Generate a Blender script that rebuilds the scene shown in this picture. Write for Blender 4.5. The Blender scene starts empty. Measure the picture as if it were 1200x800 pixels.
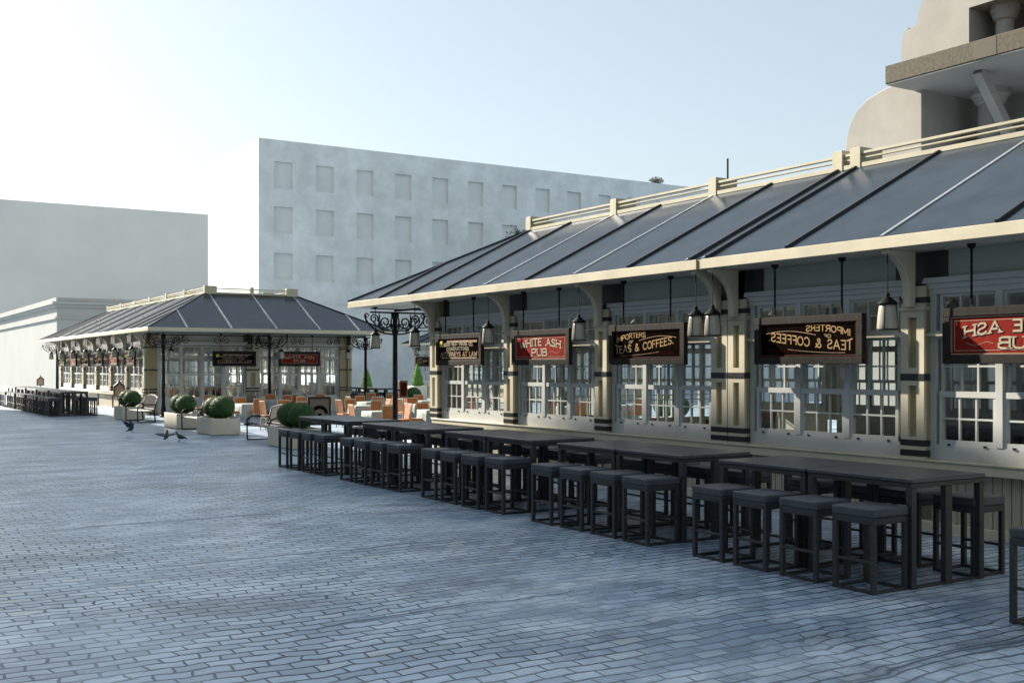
import bpy, bmesh, math, random
from mathutils import Vector, Matrix
random.seed(7)
R = math.radians
scene = bpy.context.scene
col = scene.collection

# ------------------------------------------------------------------ materials
def new_mat(name):
    m = bpy.data.materials.new(name); m.use_nodes = True
    nt = m.node_tree; b = nt.nodes['Principled BSDF']
    return m, nt, b

def mat(name, color, rough=0.5, var=0.15, scale=3.0, bump=0.0, bscale=40.0, metallic=0.0, spec=0.5, rvar=0.1, tint=None, stretch=(1, 1, 1)):
    """painted / stone / metal surface with mottling, roughness variation and a fine bump"""
    m, nt, b = new_mat(name); N = nt.nodes; L = nt.links
    tc = N.new('ShaderNodeTexCoord'); mp = N.new('ShaderNodeMapping'); mp.inputs['Scale'].default_value = stretch
    L.new(tc.outputs['Object'], mp.inputs['Vector'])
    n1 = N.new('ShaderNodeTexNoise'); n1.inputs['Scale'].default_value = scale; n1.inputs['Detail'].default_value = 6; n1.inputs['Roughness'].default_value = 0.62
    L.new(mp.outputs[0], n1.inputs['Vector'])
    ramp = N.new('ShaderNodeValToRGB'); ramp.color_ramp.elements[0].position = 0.3; ramp.color_ramp.elements[1].position = 0.72
    lo = [c * (1 - var) for c in color]; hi = [min(1, c * (1 + var)) for c in color]
    if tint: lo = [c * (1 - var) * t for c, t in zip(color, tint)]
    ramp.color_ramp.elements[0].color = (*lo, 1); ramp.color_ramp.elements[1].color = (*hi, 1)
    L.new(n1.outputs['Fac'], ramp.inputs['Fac']); L.new(ramp.outputs['Color'], b.inputs['Base Color'])
    mr = N.new('ShaderNodeMapRange'); mr.inputs['To Min'].default_value = max(0.02, rough - rvar); mr.inputs['To Max'].default_value = min(1, rough + rvar)
    L.new(n1.outputs['Fac'], mr.inputs['Value']); L.new(mr.outputs[0], b.inputs['Roughness'])
    b.inputs['Metallic'].default_value = metallic; b.inputs['Specular IOR Level'].default_value = spec
    if bump:
        n2 = N.new('ShaderNodeTexNoise'); n2.inputs['Scale'].default_value = bscale; n2.inputs['Detail'].default_value = 4
        L.new(mp.outputs[0], n2.inputs['Vector'])
        bp = N.new('ShaderNodeBump'); bp.inputs['Strength'].default_value = bump; bp.inputs['Distance'].default_value = 0.01
        L.new(n2.outputs['Fac'], bp.inputs['Height']); L.new(bp.outputs[0], b.inputs['Normal'])
    return m

M = {}
M['cream'] = mat('cream_paint', (0.50, 0.455, 0.335), 0.42, 0.09, 1.7, 0.06, 60)
M['khaki'] = mat('khaki_paint', (0.29, 0.245, 0.125), 0.5, 0.1, 2.5, 0.05)
M['white'] = mat('window_paint', (0.47, 0.475, 0.45), 0.4, 0.07, 2.0, 0.04)
M['frieze'] = mat('frieze_paint', (0.40, 0.40, 0.34), 0.55, 0.1, 1.3, 0.05)
M['soffit'] = mat('soffit_paint', (0.58, 0.56, 0.47), 0.6, 0.08, 1.0)
M['band'] = mat('black_band_paint', (0.018, 0.02, 0.02), 0.35, 0.2, 5)
M['darkpanel'] = mat('dark_bronze_panel', (0.03, 0.028, 0.022), 0.45, 0.25, 4)
M['board'] = mat('wainscot_paint', (0.40, 0.345, 0.255), 0.55, 0.14, 2.0, 0.12, 30, stretch=(3, 3, .5))
M['rail'] = mat('ridge_paint', (0.42, 0.39, 0.275), 0.45, 0.1, 2.0, 0.05)
M['roof'] = mat('slate_blue_panel', (0.025, 0.036, 0.050), 0.5, 0.30, 1.6, 0.02, 14, rvar=0.08, spec=0.12)
M['rib'] = mat('dark_rib_metal', (0.022, 0.022, 0.022), 0.35, 0.2, 3)
M['strip'] = mat('sky_glint_metal', (0.62, 0.63, 0.63), 0.28, 0.1, 4, metallic=0.75)  # pale metal colour carries the sky glint on flat rib tops
M['iron'] = mat('black_iron', (0.007, 0.007, 0.007), 0.5, 0.3, 9, 0.08, spec=0.15)
M['rattan'] = mat('charcoal_frame', (0.030, 0.031, 0.031), 0.46, 0.3, 7, 0.25, 120, stretch=(1, 1, 4))
M['cushion'] = mat('charcoal_cushion', (0.058, 0.066, 0.077), 0.5, 0.25, 6, 0.3, 90)
M['tabletop'] = mat('charcoal_tabletop', (0.055, 0.061, 0.068), 0.38, 0.25, 5, 0.12, 70, stretch=(1, 5, 1))
M['plaster'] = mat('pale_render', (0.72, 0.735, 0.71), 0.8, 0.17, 0.45, 0.2, 6, spec=0.08)
M['plaster2'] = mat('white_render', (0.37, 0.375, 0.36), 0.8, 0.07, 0.3, 0.12, 6, spec=0.08)
M['plaster3'] = mat('grey_render', (0.52, 0.53, 0.52), 0.85, 0.07, 0.12, 0.1, 4, spec=0.08)
M['blind'] = mat('blind_window_render', (0.70, 0.71, 0.68), 0.8, 0.06, 0.6, 0.1, 6, spec=0.08)
M['church'] = mat('church_stone', (0.37, 0.35, 0.315), 0.8, 0.12, 0.7, 0.2, 9, spec=0.08)
M['slab'] = mat('speckled_stone', (0.075, 0.062, 0.036), 0.8, 0.85, 9.0, 0.5, 30)
M['slabdark'] = mat('dark_speckled_stone', (0.05, 0.04, 0.02), 0.7, 0.35, 7.0, 0.3, 30)
M['planter'] = mat('planter_cream', (0.60, 0.55, 0.43), 0.6, 0.08, 2.5, 0.06)
M['soil'] = mat('soil', (0.03, 0.022, 0.015), 0.95, 0.4, 20, 0.6)
M['orange'] = mat('orange_fabric', (0.36, 0.11, 0.02), 0.7, 0.18, 6, 0.15, 90)
M['paleframe'] = mat('pale_chair_wood', (0.40, 0.33, 0.23), 0.5, 0.15, 5)
M['cloth'] = mat('pale_cloth', (0.27, 0.31, 0.29), 0.8, 0.08, 3, 0.15, 20)
M['signframe'] = mat('sign_frame_wood', (0.030, 0.026, 0.022), 0.6, 0.3, 5, 0.1, 50, spec=0.06, stretch=(1, 3, 1))
M['signred'] = mat('sign_red', (0.20, 0.018, 0.012), 0.55, 0.25, 6, spec=0.03)
M['signblack'] = mat('sign_black', (0.006, 0.004, 0.003), 0.6, 0.4, 6, spec=0.0)
M['signedge'] = mat('sign_dark_red', (0.06, 0.010, 0.007), 0.6, 0.2, 6, spec=0.0)
M['gold'] = mat('sign_gold', (0.34, 0.22, 0.10), 0.6, 0.15, 8, spec=0.05)
M['ivory'] = mat('sign_ivory', (0.42, 0.36, 0.26), 0.6, 0.12, 8, spec=0.05)
M['tan'] = mat('sign_tan', (0.36, 0.24, 0.16), 0.5, 0.2, 8, spec=0.05)
M['lettershade'] = mat('sign_letter_shade', (0.03, 0.01, 0.008), 0.5, 0.2, 8)
M['yellow'] = mat('sign_yellow', (0.65, 0.50, 0.03), 0.5, 0.15, 8)
M['lampglass'] = mat('lamp_milk_glass', (0.33, 0.31, 0.25), 0.3, 0.08, 4)
M['brown'] = mat('brown_wood', (0.11, 0.06, 0.035), 0.5, 0.3, 5, 0.15)
M['bench'] = mat('bench_wood', (0.045, 0.035, 0.026), 0.5, 0.3, 5, 0.15, stretch=(1, 1, 3))
M['floor'] = mat('hall_floor', (0.42, 0.40, 0.35), 0.45, 0.15, 1.5)
M['counter'] = mat('counter_wood', (0.10, 0.075, 0.05), 0.45, 0.25, 3)
M['pigeon'] = mat('pigeon_feather', (0.028, 0.031, 0.037), 0.6, 0.5, 14, 0.3, 60)
M['trunk'] = mat('bark', (0.09, 0.065, 0.045), 0.85, 0.3, 8, 0.6, 30)
M['kerb'] = mat('kerb_stone', (0.36, 0.36, 0.37), 0.6, 0.2, 3, 0.3, 25)

def soft_sheen(m, base=0.07, edge=0.23, rough=0.2):
    nt = m.node_tree; N = nt.nodes; L = nt.links; b = N['Principled BSDF']; b.inputs['Specular IOR Level'].default_value = 0.0
    out = [n for n in N if n.type == 'OUTPUT_MATERIAL'][0]
    g = N.new('ShaderNodeBsdfGlossy'); g.inputs['Roughness'].default_value = rough
    lw = N.new('ShaderNodeLayerWeight'); lw.inputs['Blend'].default_value = .35
    mr = N.new('ShaderNodeMapRange'); mr.inputs['To Min'].default_value = base; mr.inputs['To Max'].default_value = edge; L.new(lw.outputs['Facing'], mr.inputs['Value'])
    mx = N.new('ShaderNodeMixShader'); L.new(mr.outputs[0], mx.inputs['Fac']); L.new(b.outputs[0], mx.inputs[1]); L.new(g.outputs[0], mx.inputs[2]); L.new(mx.outputs[0], out.inputs['Surface'])
soft_sheen(M['roof'])
def leaf_mat(name, c1, c2):
    m, nt, b = new_mat(name); N = nt.nodes; L = nt.links
    tc = N.new('ShaderNodeTexCoord'); n = N.new('ShaderNodeTexNoise'); n.inputs['Scale'].default_value = 7; n.inputs['Detail'].default_value = 4
    L.new(tc.outputs['Object'], n.inputs['Vector'])
    r = N.new('ShaderNodeValToRGB'); r.color_ramp.elements[0].position = .35; r.color_ramp.elements[1].position = .7
    r.color_ramp.elements[0].color = (*c1, 1); r.color_ramp.elements[1].color = (*c2, 1)
    L.new(n.outputs['Fac'], r.inputs['Fac']); L.new(r.outputs[0], b.inputs['Base Color']); b.inputs['Roughness'].default_value = .6
    return m
M['leaf'] = leaf_mat('box_leaf', (0.012, 0.050, 0.005), (0.036, 0.125, 0.012))
M['leafbright'] = leaf_mat('cypress_leaf', (0.07, 0.19, 0.014), (0.14, 0.32, 0.03))
M['leafdark'] = leaf_mat('tree_leaf', (0.02, 0.035, 0.015), (0.05, 0.08, 0.03))

def glass_mat():
    m = bpy.data.materials.new('window_glass'); m.use_nodes = True
    nt = m.node_tree; N = nt.nodes; L = nt.links; N.clear()
    out = N.new('ShaderNodeOutputMaterial'); mix = N.new('ShaderNodeMixShader')
    tr = N.new('ShaderNodeBsdfTransparent'); tr.inputs[0].default_value = (0.95, 0.97, 0.965, 1)
    gl = N.new('ShaderNodeBsdfGlossy'); gl.inputs['Roughness'].default_value = 0.02; gl.inputs[0].default_value = (0.9, 0.95, 0.95, 1)
    fr = N.new('ShaderNodeLayerWeight'); fr.inputs['Blend'].default_value = 0.5     # facing is the same from both sides
    pw = N.new('ShaderNodeMath'); pw.operation = 'POWER'; pw.inputs[1].default_value = 5.0; L.new(fr.outputs['Facing'], pw.inputs[0])
    ad = N.new('ShaderNodeMath'); ad.operation = 'MULTIPLY_ADD'; ad.inputs[1].default_value = 0.9; ad.inputs[2].default_value = 0.035; ad.use_clamp = True
    L.new(pw.outputs[0], ad.inputs[0]); L.new(ad.outputs[0], mix.inputs['Fac'])
    L.new(tr.outputs[0], mix.inputs[1]); L.new(gl.outputs[0], mix.inputs[2]); L.new(mix.outputs[0], out.inputs[0])
    return m
M['glass'] = glass_mat()

def ground_mat():
    m, nt, b = new_mat('granite_setts'); N = nt.nodes; L = nt.links
    def node(t, **kw):
        n = N.new(t)
        for k, v in kw.items():
            if k in n.inputs: n.inputs[k].default_value = v
            else: setattr(n, k, v)
        return n
    def math_(op, a, bb=None, c=None, clamp=False):
        n = N.new('ShaderNodeMath'); n.operation = op; n.use_clamp = clamp
        for i, v in enumerate((a, bb, c)):
            if v is None: continue
            if isinstance(v, (int, float)): n.inputs[i].default_value = v
            else: L.new(v, n.inputs[i])
        return n.outputs[0]
    def mixc(fac, a, bb, mode='MIX'):
        n = N.new('ShaderNodeMix'); n.data_type = 'RGBA'; n.blend_type = mode
        if isinstance(fac, (int, float)): n.inputs['Factor'].default_value = fac
        else: L.new(fac, n.inputs['Factor'])
        for s, v in ((6, a), (7, bb)):
            if isinstance(v, tuple): n.inputs[s].default_value = v
            else: L.new(v, n.inputs[s])
        return n.outputs[2]
    tc = node('ShaderNodeTexCoord'); pos = tc.outputs['Object']
    # domain warp: gentle wandering of the courses and a few pinched places
    w1 = node('ShaderNodeTexNoise', Scale=0.75, Detail=2.0); L.new(pos, w1.inputs['Vector'])
    w2 = node('ShaderNodeTexNoise', Scale=3.2, Detail=2.0); L.new(pos, w2.inputs['Vector'])
    pm = node('ShaderNodeTexNoise', Scale=0.55, Detail=1.0); L.new(pos, pm.inputs['Vector'])
    pinch = math_('MULTIPLY', math_('SUBTRACT', pm.outputs['Fac'], 0.5, clamp=True), 0.9)
    def vm(op, a, bb=None, s=None):
        n = N.new('ShaderNodeVectorMath'); n.operation = op
        for i, v in enumerate((a, bb)):
            if v is None: continue
            if isinstance(v, tuple): n.inputs[i].default_value = v
            else: L.new(v, n.inputs[i])
        if s is not None:
            if isinstance(s, (int, float)): n.inputs['Scale'].default_value = s
            else: L.new(s, n.inputs['Scale'])
        return n.outputs[0]
    d1 = vm('SCALE', vm('SUBTRACT', w1.outputs['Color'], (.5, .5, .5)), s=0.26)
    d2 = vm('SCALE', vm('SUBTRACT', w2.outputs['Color'], (.5, .5, .5)), s=math_('ADD', pinch, 0.07))
    wp = vm('ADD', vm('ADD', pos, d1), d2)
    br = node('ShaderNodeTexBrick', offset=0.5, squash=1.0, Scale=1.0)
    br.inputs['Mortar Size'].default_value = 0.0105; br.inputs['Mortar Smooth'].default_value = 0.35; br.inputs['Bias'].default_value = 0.0
    br.inputs['Brick Width'].default_value = 0.27; br.inputs['Row Height'].default_value = 0.088
    br.inputs['Color1'].default_value = (0.0, 0.0, 0.0, 1); br.inputs['Color2'].default_value = (1, 1, 1, 1); br.inputs['Mortar'].default_value = (.5, .5, .5, 1)
    sq = N.new('ShaderNodeVectorMath'); sq.operation = 'MULTIPLY'; L.new(wp, sq.inputs[0]); sq.inputs[1].default_value = (1.0, 0.6, 1.0)
    L.new(sq.outputs[0], br.inputs['Vector'])
    # long joints across the square
    sx = node('ShaderNodeSeparateXYZ'); L.new(vm('ADD', wp, d1), sx.inputs[0])
    fy = math_('ABSOLUTE', math_('SUBTRACT', math_('FRACT', math_('DIVIDE', sx.outputs['Y'], 3.36)), 0.5))
    lm = node('ShaderNodeTexNoise', Scale=0.28, Detail=2.0); L.new(pos, lm.inputs['Vector'])
    ljoint = math_('MULTIPLY', math_('SUBTRACT', 1.0, math_('DIVIDE', fy, 0.011), clamp=True), math_('MULTIPLY', math_('SUBTRACT', lm.outputs['Fac'], 0.40, clamp=True), 6.0, clamp=True), clamp=True)
    # stone colour: per sett, patches of stain, few tan setts
    per = node('ShaderNodeValToRGB'); e = per.color_ramp.elements
    e[0].position = 0.0; e[0].color = (0.16, 0.245, 0.355, 1); e[1].position = 1.0; e[1].color = (0.38, 0.50, 0.65, 1)
    k = per.color_ramp.elements.new(0.93); k.color = (0.365, 0.485, 0.63, 1); k = per.color_ramp.elements.new(0.97); k.color = (0.43, 0.48, 0.49, 1)
    L.new(br.outputs['Color'], per.inputs['Fac'])
    big = node('ShaderNodeTexNoise', Scale=0.42, Detail=5.0, Roughness=0.6); L.new(pos, big.inputs['Vector'])
    big2 = node('ShaderNodeMapping'); big2.inputs['Scale'].default_value = (0.35, 1.0, 1.0); L.new(pos, big2.inputs['Vector'])
    st = node('ShaderNodeTexNoise', Scale=0.6, Detail=6.0, Roughness=0.68); L.new(big2.outputs[0], st.inputs['Vector'])
    stain = node('ShaderNodeMapRange'); stain.inputs['From Min'].default_value = 0.51; stain.inputs['From Max'].default_value = 0.67; L.new(st.outputs['Fac'], stain.inputs['Value'])
    frost = node('ShaderNodeMapRange'); frost.inputs['From Min'].default_value = 0.48; frost.inputs['From Max'].default_value = 0.64; fz = node('ShaderNodeMapping'); fz.inputs['Scale'].default_value = (0.6, 1.0, 1.0); L.new(pos, fz.inputs['Vector']); fzn = node('ShaderNodeTexNoise', Scale=0.85, Detail=9.0, Roughness=0.72); L.new(fz.outputs[0], fzn.inputs['Vector']); L.new(fzn.outputs['Fac'], frost.inputs['Value'])
    fine = node('ShaderNodeTexNoise', Scale=34.0, Detail=4.0, Roughness=0.7); L.new(pos, fine.inputs['Vector'])
    c = per.outputs[0]
    c = mixc(math_('MULTIPLY', stain.outputs[0], 0.78), c, (0.075, 0.11, 0.145, 1))
    c = mixc(math_('MULTIPLY', frost.outputs[0], 0.8), c, (0.70, 0.81, 0.92, 1))
    c = mixc(0.35, c, fine.outputs['Color'], 'SOFT_LIGHT')
    tanm = node('ShaderNodeTexNoise', Scale=1.1, Detail=3.0); L.new(pos, tanm.inputs['Vector'])
    tm = node('ShaderNodeMapRange'); tm.inputs['From Min'].default_value = 0.62; tm.inputs['From Max'].default_value = 0.74; L.new(tanm.outputs['Fac'], tm.inputs['Value'])
    c = mixc(math_('MULTIPLY', tm.outputs[0], 0.35), c, (0.30, 0.33, 0.32, 1))
    # mortar depth varies: joints almost fill up in places
    jm = node('ShaderNodeMapRange'); jm.inputs['From Min'].default_value = 0.36; jm.inputs['From Max'].default_value = 0.58; jm.inputs['To Min'].default_value = 0.45; jm.inputs['To Max'].default_value = 1.0; L.new(big.outputs['Fac'], jm.inputs['Value'])
    joint = math_('MAXIMUM', math_('MULTIPLY', br.outputs['Fac'], jm.outputs[0]), ljoint)
    sxp = node('ShaderNodeSeparateXYZ'); L.new(vm('ADD', wp, d1), sxp.inputs[0])
    pl = math_('SUBTRACT', 1.0, math_('DIVIDE', math_('ABSOLUTE', math_('SUBTRACT', sxp.outputs['X'], 7.98)), 0.035), clamp=True)
    c = mixc(math_('MULTIPLY', pl, 0.55), c, (0.60, 0.68, 0.75, 1))
    c = mixc(joint, c, (0.022, 0.04, 0.064, 1))
    L.new(c, b.inputs['Base Color'])
    rr = node('ShaderNodeMapRange'); rr.inputs['To Min'].default_value = 0.20; rr.inputs['To Max'].default_value = 0.50; L.new(st.outputs['Fac'], rr.inputs['Value'])
    L.new(math_('ADD', rr.outputs[0], math_('MULTIPLY', joint, 0.2), clamp=True), b.inputs['Roughness'])
    b.inputs['Specular IOR Level'].default_value = 0.9
    h = math_('SUBTRACT', math_('MULTIPLY', fine.outputs['Fac'], 0.16), math_('MULTIPLY', joint, 1.0))
    h = math_('ADD', h, math_('MULTIPLY', big.outputs['Fac'], 1.2))
    h = math_('ADD', h, math_('MULTIPLY', br.outputs['Color'], 0.25))
    bp = node('ShaderNodeBump', Strength=0.75, Distance=0.012); L.new(h, bp.inputs['Height']); L.new(bp.outputs[0], b.inputs['Normal'])
    return m
M['ground'] = ground_mat()

# ------------------------------------------------------------------ mesh helper
class MB:
    def __init__(s): s.v = []; s.f = []; s.m = []; s.mats = []
    def mi(s, m):
        if m not in s.mats: s.mats.append(m)
        return s.mats.index(m)
    def add(s, vs, fs, m):
        o = len(s.v); i = s.mi(m); s.v += [tuple(p) for p in vs]
        for f in fs: s.f.append(tuple(o + k for k in f)); s.m.append(i)
    def box(s, x0, x1, y0, y1, z0, z1, m):
        if x0 > x1: x0, x1 = x1, x0
        if y0 > y1: y0, y1 = y1, y0
        if z0 > z1: z0, z1 = z1, z0
        vs = [(x, y, z) for z in (z0, z1) for y in (y0, y1) for x in (x0, x1)]
        s.add(vs, [(0, 2, 3, 1), (4, 5, 7, 6), (0, 1, 5, 4), (2, 6, 7, 3), (0, 4, 6, 2), (1, 3, 7, 5)], m)
    def prism(s, poly, fn, a, b, m):
        """polygon of (u, v) swept from a to b; fn(u, v, w) -> point"""
        n = len(poly)
        vs = [fn(u, v, a) for u, v in poly] + [fn(u, v, b) for u, v in poly]
        fs = [tuple(range(n)), tuple(range(2 * n - 1, n - 1, -1))] + [(i, i + n, (i + 1) % n + n, (i + 1) % n) for i in range(n)]
        s.add(vs, fs, m)
    def lathe(s, prof, c, m, n=16):
        vs = []; fs = []
        for r, z in prof:
            for k in range(n):
                a = 2 * math.pi * k / n; vs.append((c[0] + r * math.cos(a), c[1] + r * math.sin(a), c[2] + z))
        for j in range(len(prof) - 1):
            for k in range(n):
                fs.append((j * n + k, j * n + (k + 1) % n, (j + 1) * n + (k + 1) % n, (j + 1) * n + k))
        fs.append(tuple(range(n - 1, -1, -1))); fs.append(tuple((len(prof) - 1) * n + k for k in range(n)))
        s.add(vs, fs, m)
    def tube(s, pts, r, m, n=6, up=Vector((0, 0, 1)), closed=False):
        pts = [Vector(p) for p in pts]; rs = r if isinstance(r, (list, tuple)) else [r] * len(pts)
        vs = []; N = len(pts)
        for i, p in enumerate(pts):
            t = (pts[min(i + 1, N - 1)] - pts[max(i - 1, 0)]).normalized()
            a = t.cross(up)
            if a.length < 1e-3: a = t.cross(Vector((0, 1, 0)))
            if a.length < 1e-3: a = t.cross(Vector((1, 0, 0)))
            a.normalize(); b = a.cross(t).normalized()
            for k in range(n):
                th = 2 * math.pi * (k + .5) / n
                vs.append(p + (a * math.cos(th) + b * math.sin(th)) * rs[i])
        fs = [(i * n + k, i * n + (k + 1) % n, (i + 1) * n + (k + 1) % n, (i + 1) * n + k) for i in range(N - 1) for k in range(n)]
        fs += [tuple(range(n - 1, -1, -1)), tuple((N - 1) * n + k for k in range(n))]
        s.add(vs, fs, m)
    def build(s, name, parent=None, bevel=0.0, smooth=False, origin=None, seg=1):
        me = bpy.data.meshes.new(name)
        o0 = Vector(origin) if origin is not None else (wloc(parent) if parent else Vector((0, 0, 0)))
        me.from_pydata([tuple(Vector(p) - o0) for p in s.v], [], s.f)
        for m in s.mats: me.materials.append(M[m])
        me.polygons.foreach_set('material_index', s.m)
        bm = bmesh.new(); bm.from_mesh(me)
        bmesh.ops.recalc_face_normals(bm, faces=bm.faces)
        if bevel:
            es = [e for e in bm.edges if len(e.link_faces) == 2 and e.calc_face_angle(0) > R(35)]
            bmesh.ops.bevel(bm, geom=es, offset=bevel, segments=seg, affect='EDGES', profile=0.5, clamp_overlap=True)
        bm.to_mesh(me); bm.free()
        if smooth: me.polygons.foreach_set('use_smooth', [True] * len(me.polygons))
        ob = bpy.data.objects.new(name, me); col.objects.link(ob)
        if parent: ob.parent = parent
        else: ob.location = o0
        return ob
def wloc(o):
    v = Vector((0, 0, 0))
    while o is not None: v += o.location; o = o.parent
    return v
def tag(o, label=None, cat=None, group=None, kind=None):
    if label: o['label'] = label
    if cat: o['category'] = cat
    if group: o['group'] = group
    if kind: o['kind'] = kind
    return o
def thing(name, loc, label, cat, group=None, rz=0):
    o = bpy.data.objects.new(name, None); col.objects.link(o); o.empty_display_size = .2
    o.location = loc; o.rotation_euler = (0, 0, rz)
    return tag(o, label, cat, group)
KIDS = {}
def kids(o):
    return [c for c in bpy.data.objects if c.parent == o]
def copy_tree(o, loc=None, rz=None, label=None, group=None, parent=None, tree=None):
    c = o.copy(); col.objects.link(c)
    if parent: c.parent = parent
    if loc is not None: c.location = loc
    if rz is not None: c.rotation_euler = (0, 0, rz)
    if label: c['label'] = label
    if group: c['group'] = group
    tree = tree if tree is not None else KIDS.setdefault(o.name, subtree(o))
    for ch, sub in tree: copy_tree(ch, parent=c, tree=sub)
    return c
def subtree(o): return [(c, subtree(c)) for c in kids(o)]
ORD = ['rightmost', 'second', 'third', 'fourth', 'fifth', 'sixth', 'seventh', 'eighth', 'ninth']

# ------------------------------------------------------------------ lettering (stroke glyphs)
G = {
 'A': (.72, [[(0, 0), (.36, 1), (.72, 0)], [(.13, .34), (.59, .34)]]),
 'B': (.60, [[(0, 0), (0, 1), (.38, 1), (.53, .9), (.53, .64), (.38, .53), (0, .53)], [(.38, .53), (.6, .4), (.6, .13), (.42, 0), (0, 0)]]),
 'C': (.62, [[(.6, .80), (.48, .96), (.3, 1), (.12, .9), (0, .65), (0, .35), (.12, .1), (.3, 0), (.48, .04), (.6, .2)]]),
 'D': (.64, [[(0, 0), (0, 1), (.35, 1), (.55, .85), (.64, .5), (.55, .15), (.35, 0), (0, 0)]]),
 'E': (.50, [[(.5, 1), (0, 1), (0, 0), (.5, 0)], [(0, .52), (.4, .52)]]),
 'F': (.50, [[(.5, 1), (0, 1), (0, 0)], [(0, .52), (.4, .52)]]),
 'G': (.64, [[(.6, .80), (.48, .96), (.3, 1), (.12, .9), (0, .65), (0, .35), (.12, .1), (.3, 0), (.5, .05), (.62, .2), (.62, .45), (.38, .45)]]),
 'H': (.66, [[(0, 0), (0, 1)], [(.66, 0), (.66, 1)], [(0, .52), (.66, .52)]]),
 'I': (.12, [[(.06, 0), (.06, 1)]]),
 'K': (.6, [[(0, 0), (0, 1)], [(.56, 1), (0, .42)], [(.18, .6), (.6, 0)]]),
 'L': (.48, [[(0, 1), (0, 0), (.48, 0)]]),
 'M': (.8, [[(0, 0), (0, 1), (.4, .25), (.8, 1), (.8, 0)]]),
 'N': (.66, [[(0, 0), (0, 1), (.66, 0), (.66, 1)]]),
 'O': (.68, [[(.34, 0), (.12, .1), (0, .35), (0, .65), (.12, .9), (.34, 1), (.56, .9), (.68, .65), (.68, .35), (.56, .1), (.34, 0)]]),
 'P': (.58, [[(0, 0), (0, 1), (.4, 1), (.58, .88), (.58, .58), (.4, .46), (0, .46)]]),
 'R': (.60, [[(0, 0), (0, 1), (.4, 1), (.56, .88), (.56, .62), (.4, .5), (0, .5)], [(.32, .5), (.62, 0)]]),
 'S': (.54, [[(.5, .82), (.4, .97), (.25, 1), (.08, .94), (.02, .77), (.1, .6), (.42, .44), (.53, .27), (.46, .07), (.27, 0), (.1, .03), (0, .18)]]),
 'T': (.62, [[(0, 1), (.62, 1)], [(.31, 0), (.31, 1)]]),
 'U': (.62, [[(0, 1), (0, .25), (.12, .04), (.31, 0), (.5, .04), (.62, .25), (.62, 1)]]),
 'W': (.96, [[(0, 1), (.24, 0), (.48, .8), (.72, 0), (.96, 1)]]),
 'Y': (.64, [[(0, 1), (.32, .48), (.64, 1)], [(.32, .48), (.32, 0)]]),
 '&': (.70, [[(.68, 0), (.14, .72), (.16, .92), (.3, 1), (.44, .92), (.44, .74), (.06, .34), (.04, .14), (.18, 0), (.38, .02), (.64, .4)]]),
 '.': (.12, [[(.06, 0), (.06, .1)]]),
 ' ': (.40, []),
}
def text_width(s, gap): return sum(G[c][0] + gap for c in s) - gap
def lettering(mb, s, width, h, mapf, m, stroke=.15, gap=.22, serif=0.0, hf=None, thick=0.004, base=0.0):
    """strokes of the string s, fitted to width; mapf(u, v, w) -> point on the sign, hf(u01) scales the height along the line"""
    W = text_width(s, gap); k = width / W; x = 0; cnt = [0]
    def seg(a, b, wd):
        d = Vector((b[0] - a[0], b[1] - a[1])); Ln = d.length
        if Ln < 1e-6: return
        d /= Ln; nrm = Vector((-d.y, d.x)) * wd / 2; e = d * wd * .32
        q = [(a[0] - e.x + nrm.x, a[1] - e.y + nrm.y), (b[0] + e.x + nrm.x, b[1] + e.y + nrm.y), (b[0] + e.x - nrm.x, b[1] + e.y - nrm.y), (a[0] - e.x - nrm.x, a[1] - e.y - nrm.y)]
        cnt[0] += 1; w = thick + base + .0003 * (cnt[0] % 4)
        top = [mapf(u, v, w) for u, v in q]; bot = [mapf(u, v, base) for u, v in q]
        mb.add(top + bot, [(0, 1, 2, 3), (0, 4, 5, 1), (1, 5, 6, 2), (2, 6, 7, 3), (3, 7, 4, 0)], m)
    for c in s:
        gw, lines = G[c]
        for pl in lines:
            def tr(p):
                u = (x + p[0]) * k; hh = h * (hf(u / width) if hf else 1); return (u, p[1] * hh)
            P = [tr(p) for p in pl]
            for i in range(len(P) - 1): seg(P[i], P[i + 1], stroke * h * .9)
            if serif:
                for i, j in ((0, 1), (-1, -2)):
                    p, q = pl[i], pl[j]
                    if abs(q[1] - p[1]) > abs(q[0] - p[0]) and p[1] in (0, 1):
                        t = P[i]; sg = serif * k
                        seg((t[0] - sg / 2, t[1]), (t[0] + sg / 2, t[1]), stroke * h * .5)
        x += gw + gap

# ------------------------------------------------------------------ ground, kerb line
mb = MB(); mb.add([(-400, -300, 0), (600, -300, 0), (600, 700, 0), (-400, 700, 0)], [(0, 1, 2, 3)], 'ground')
tag(mb.build('ground'), 'grey blue cobbled square of small stone setts', kind='structure')

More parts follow.
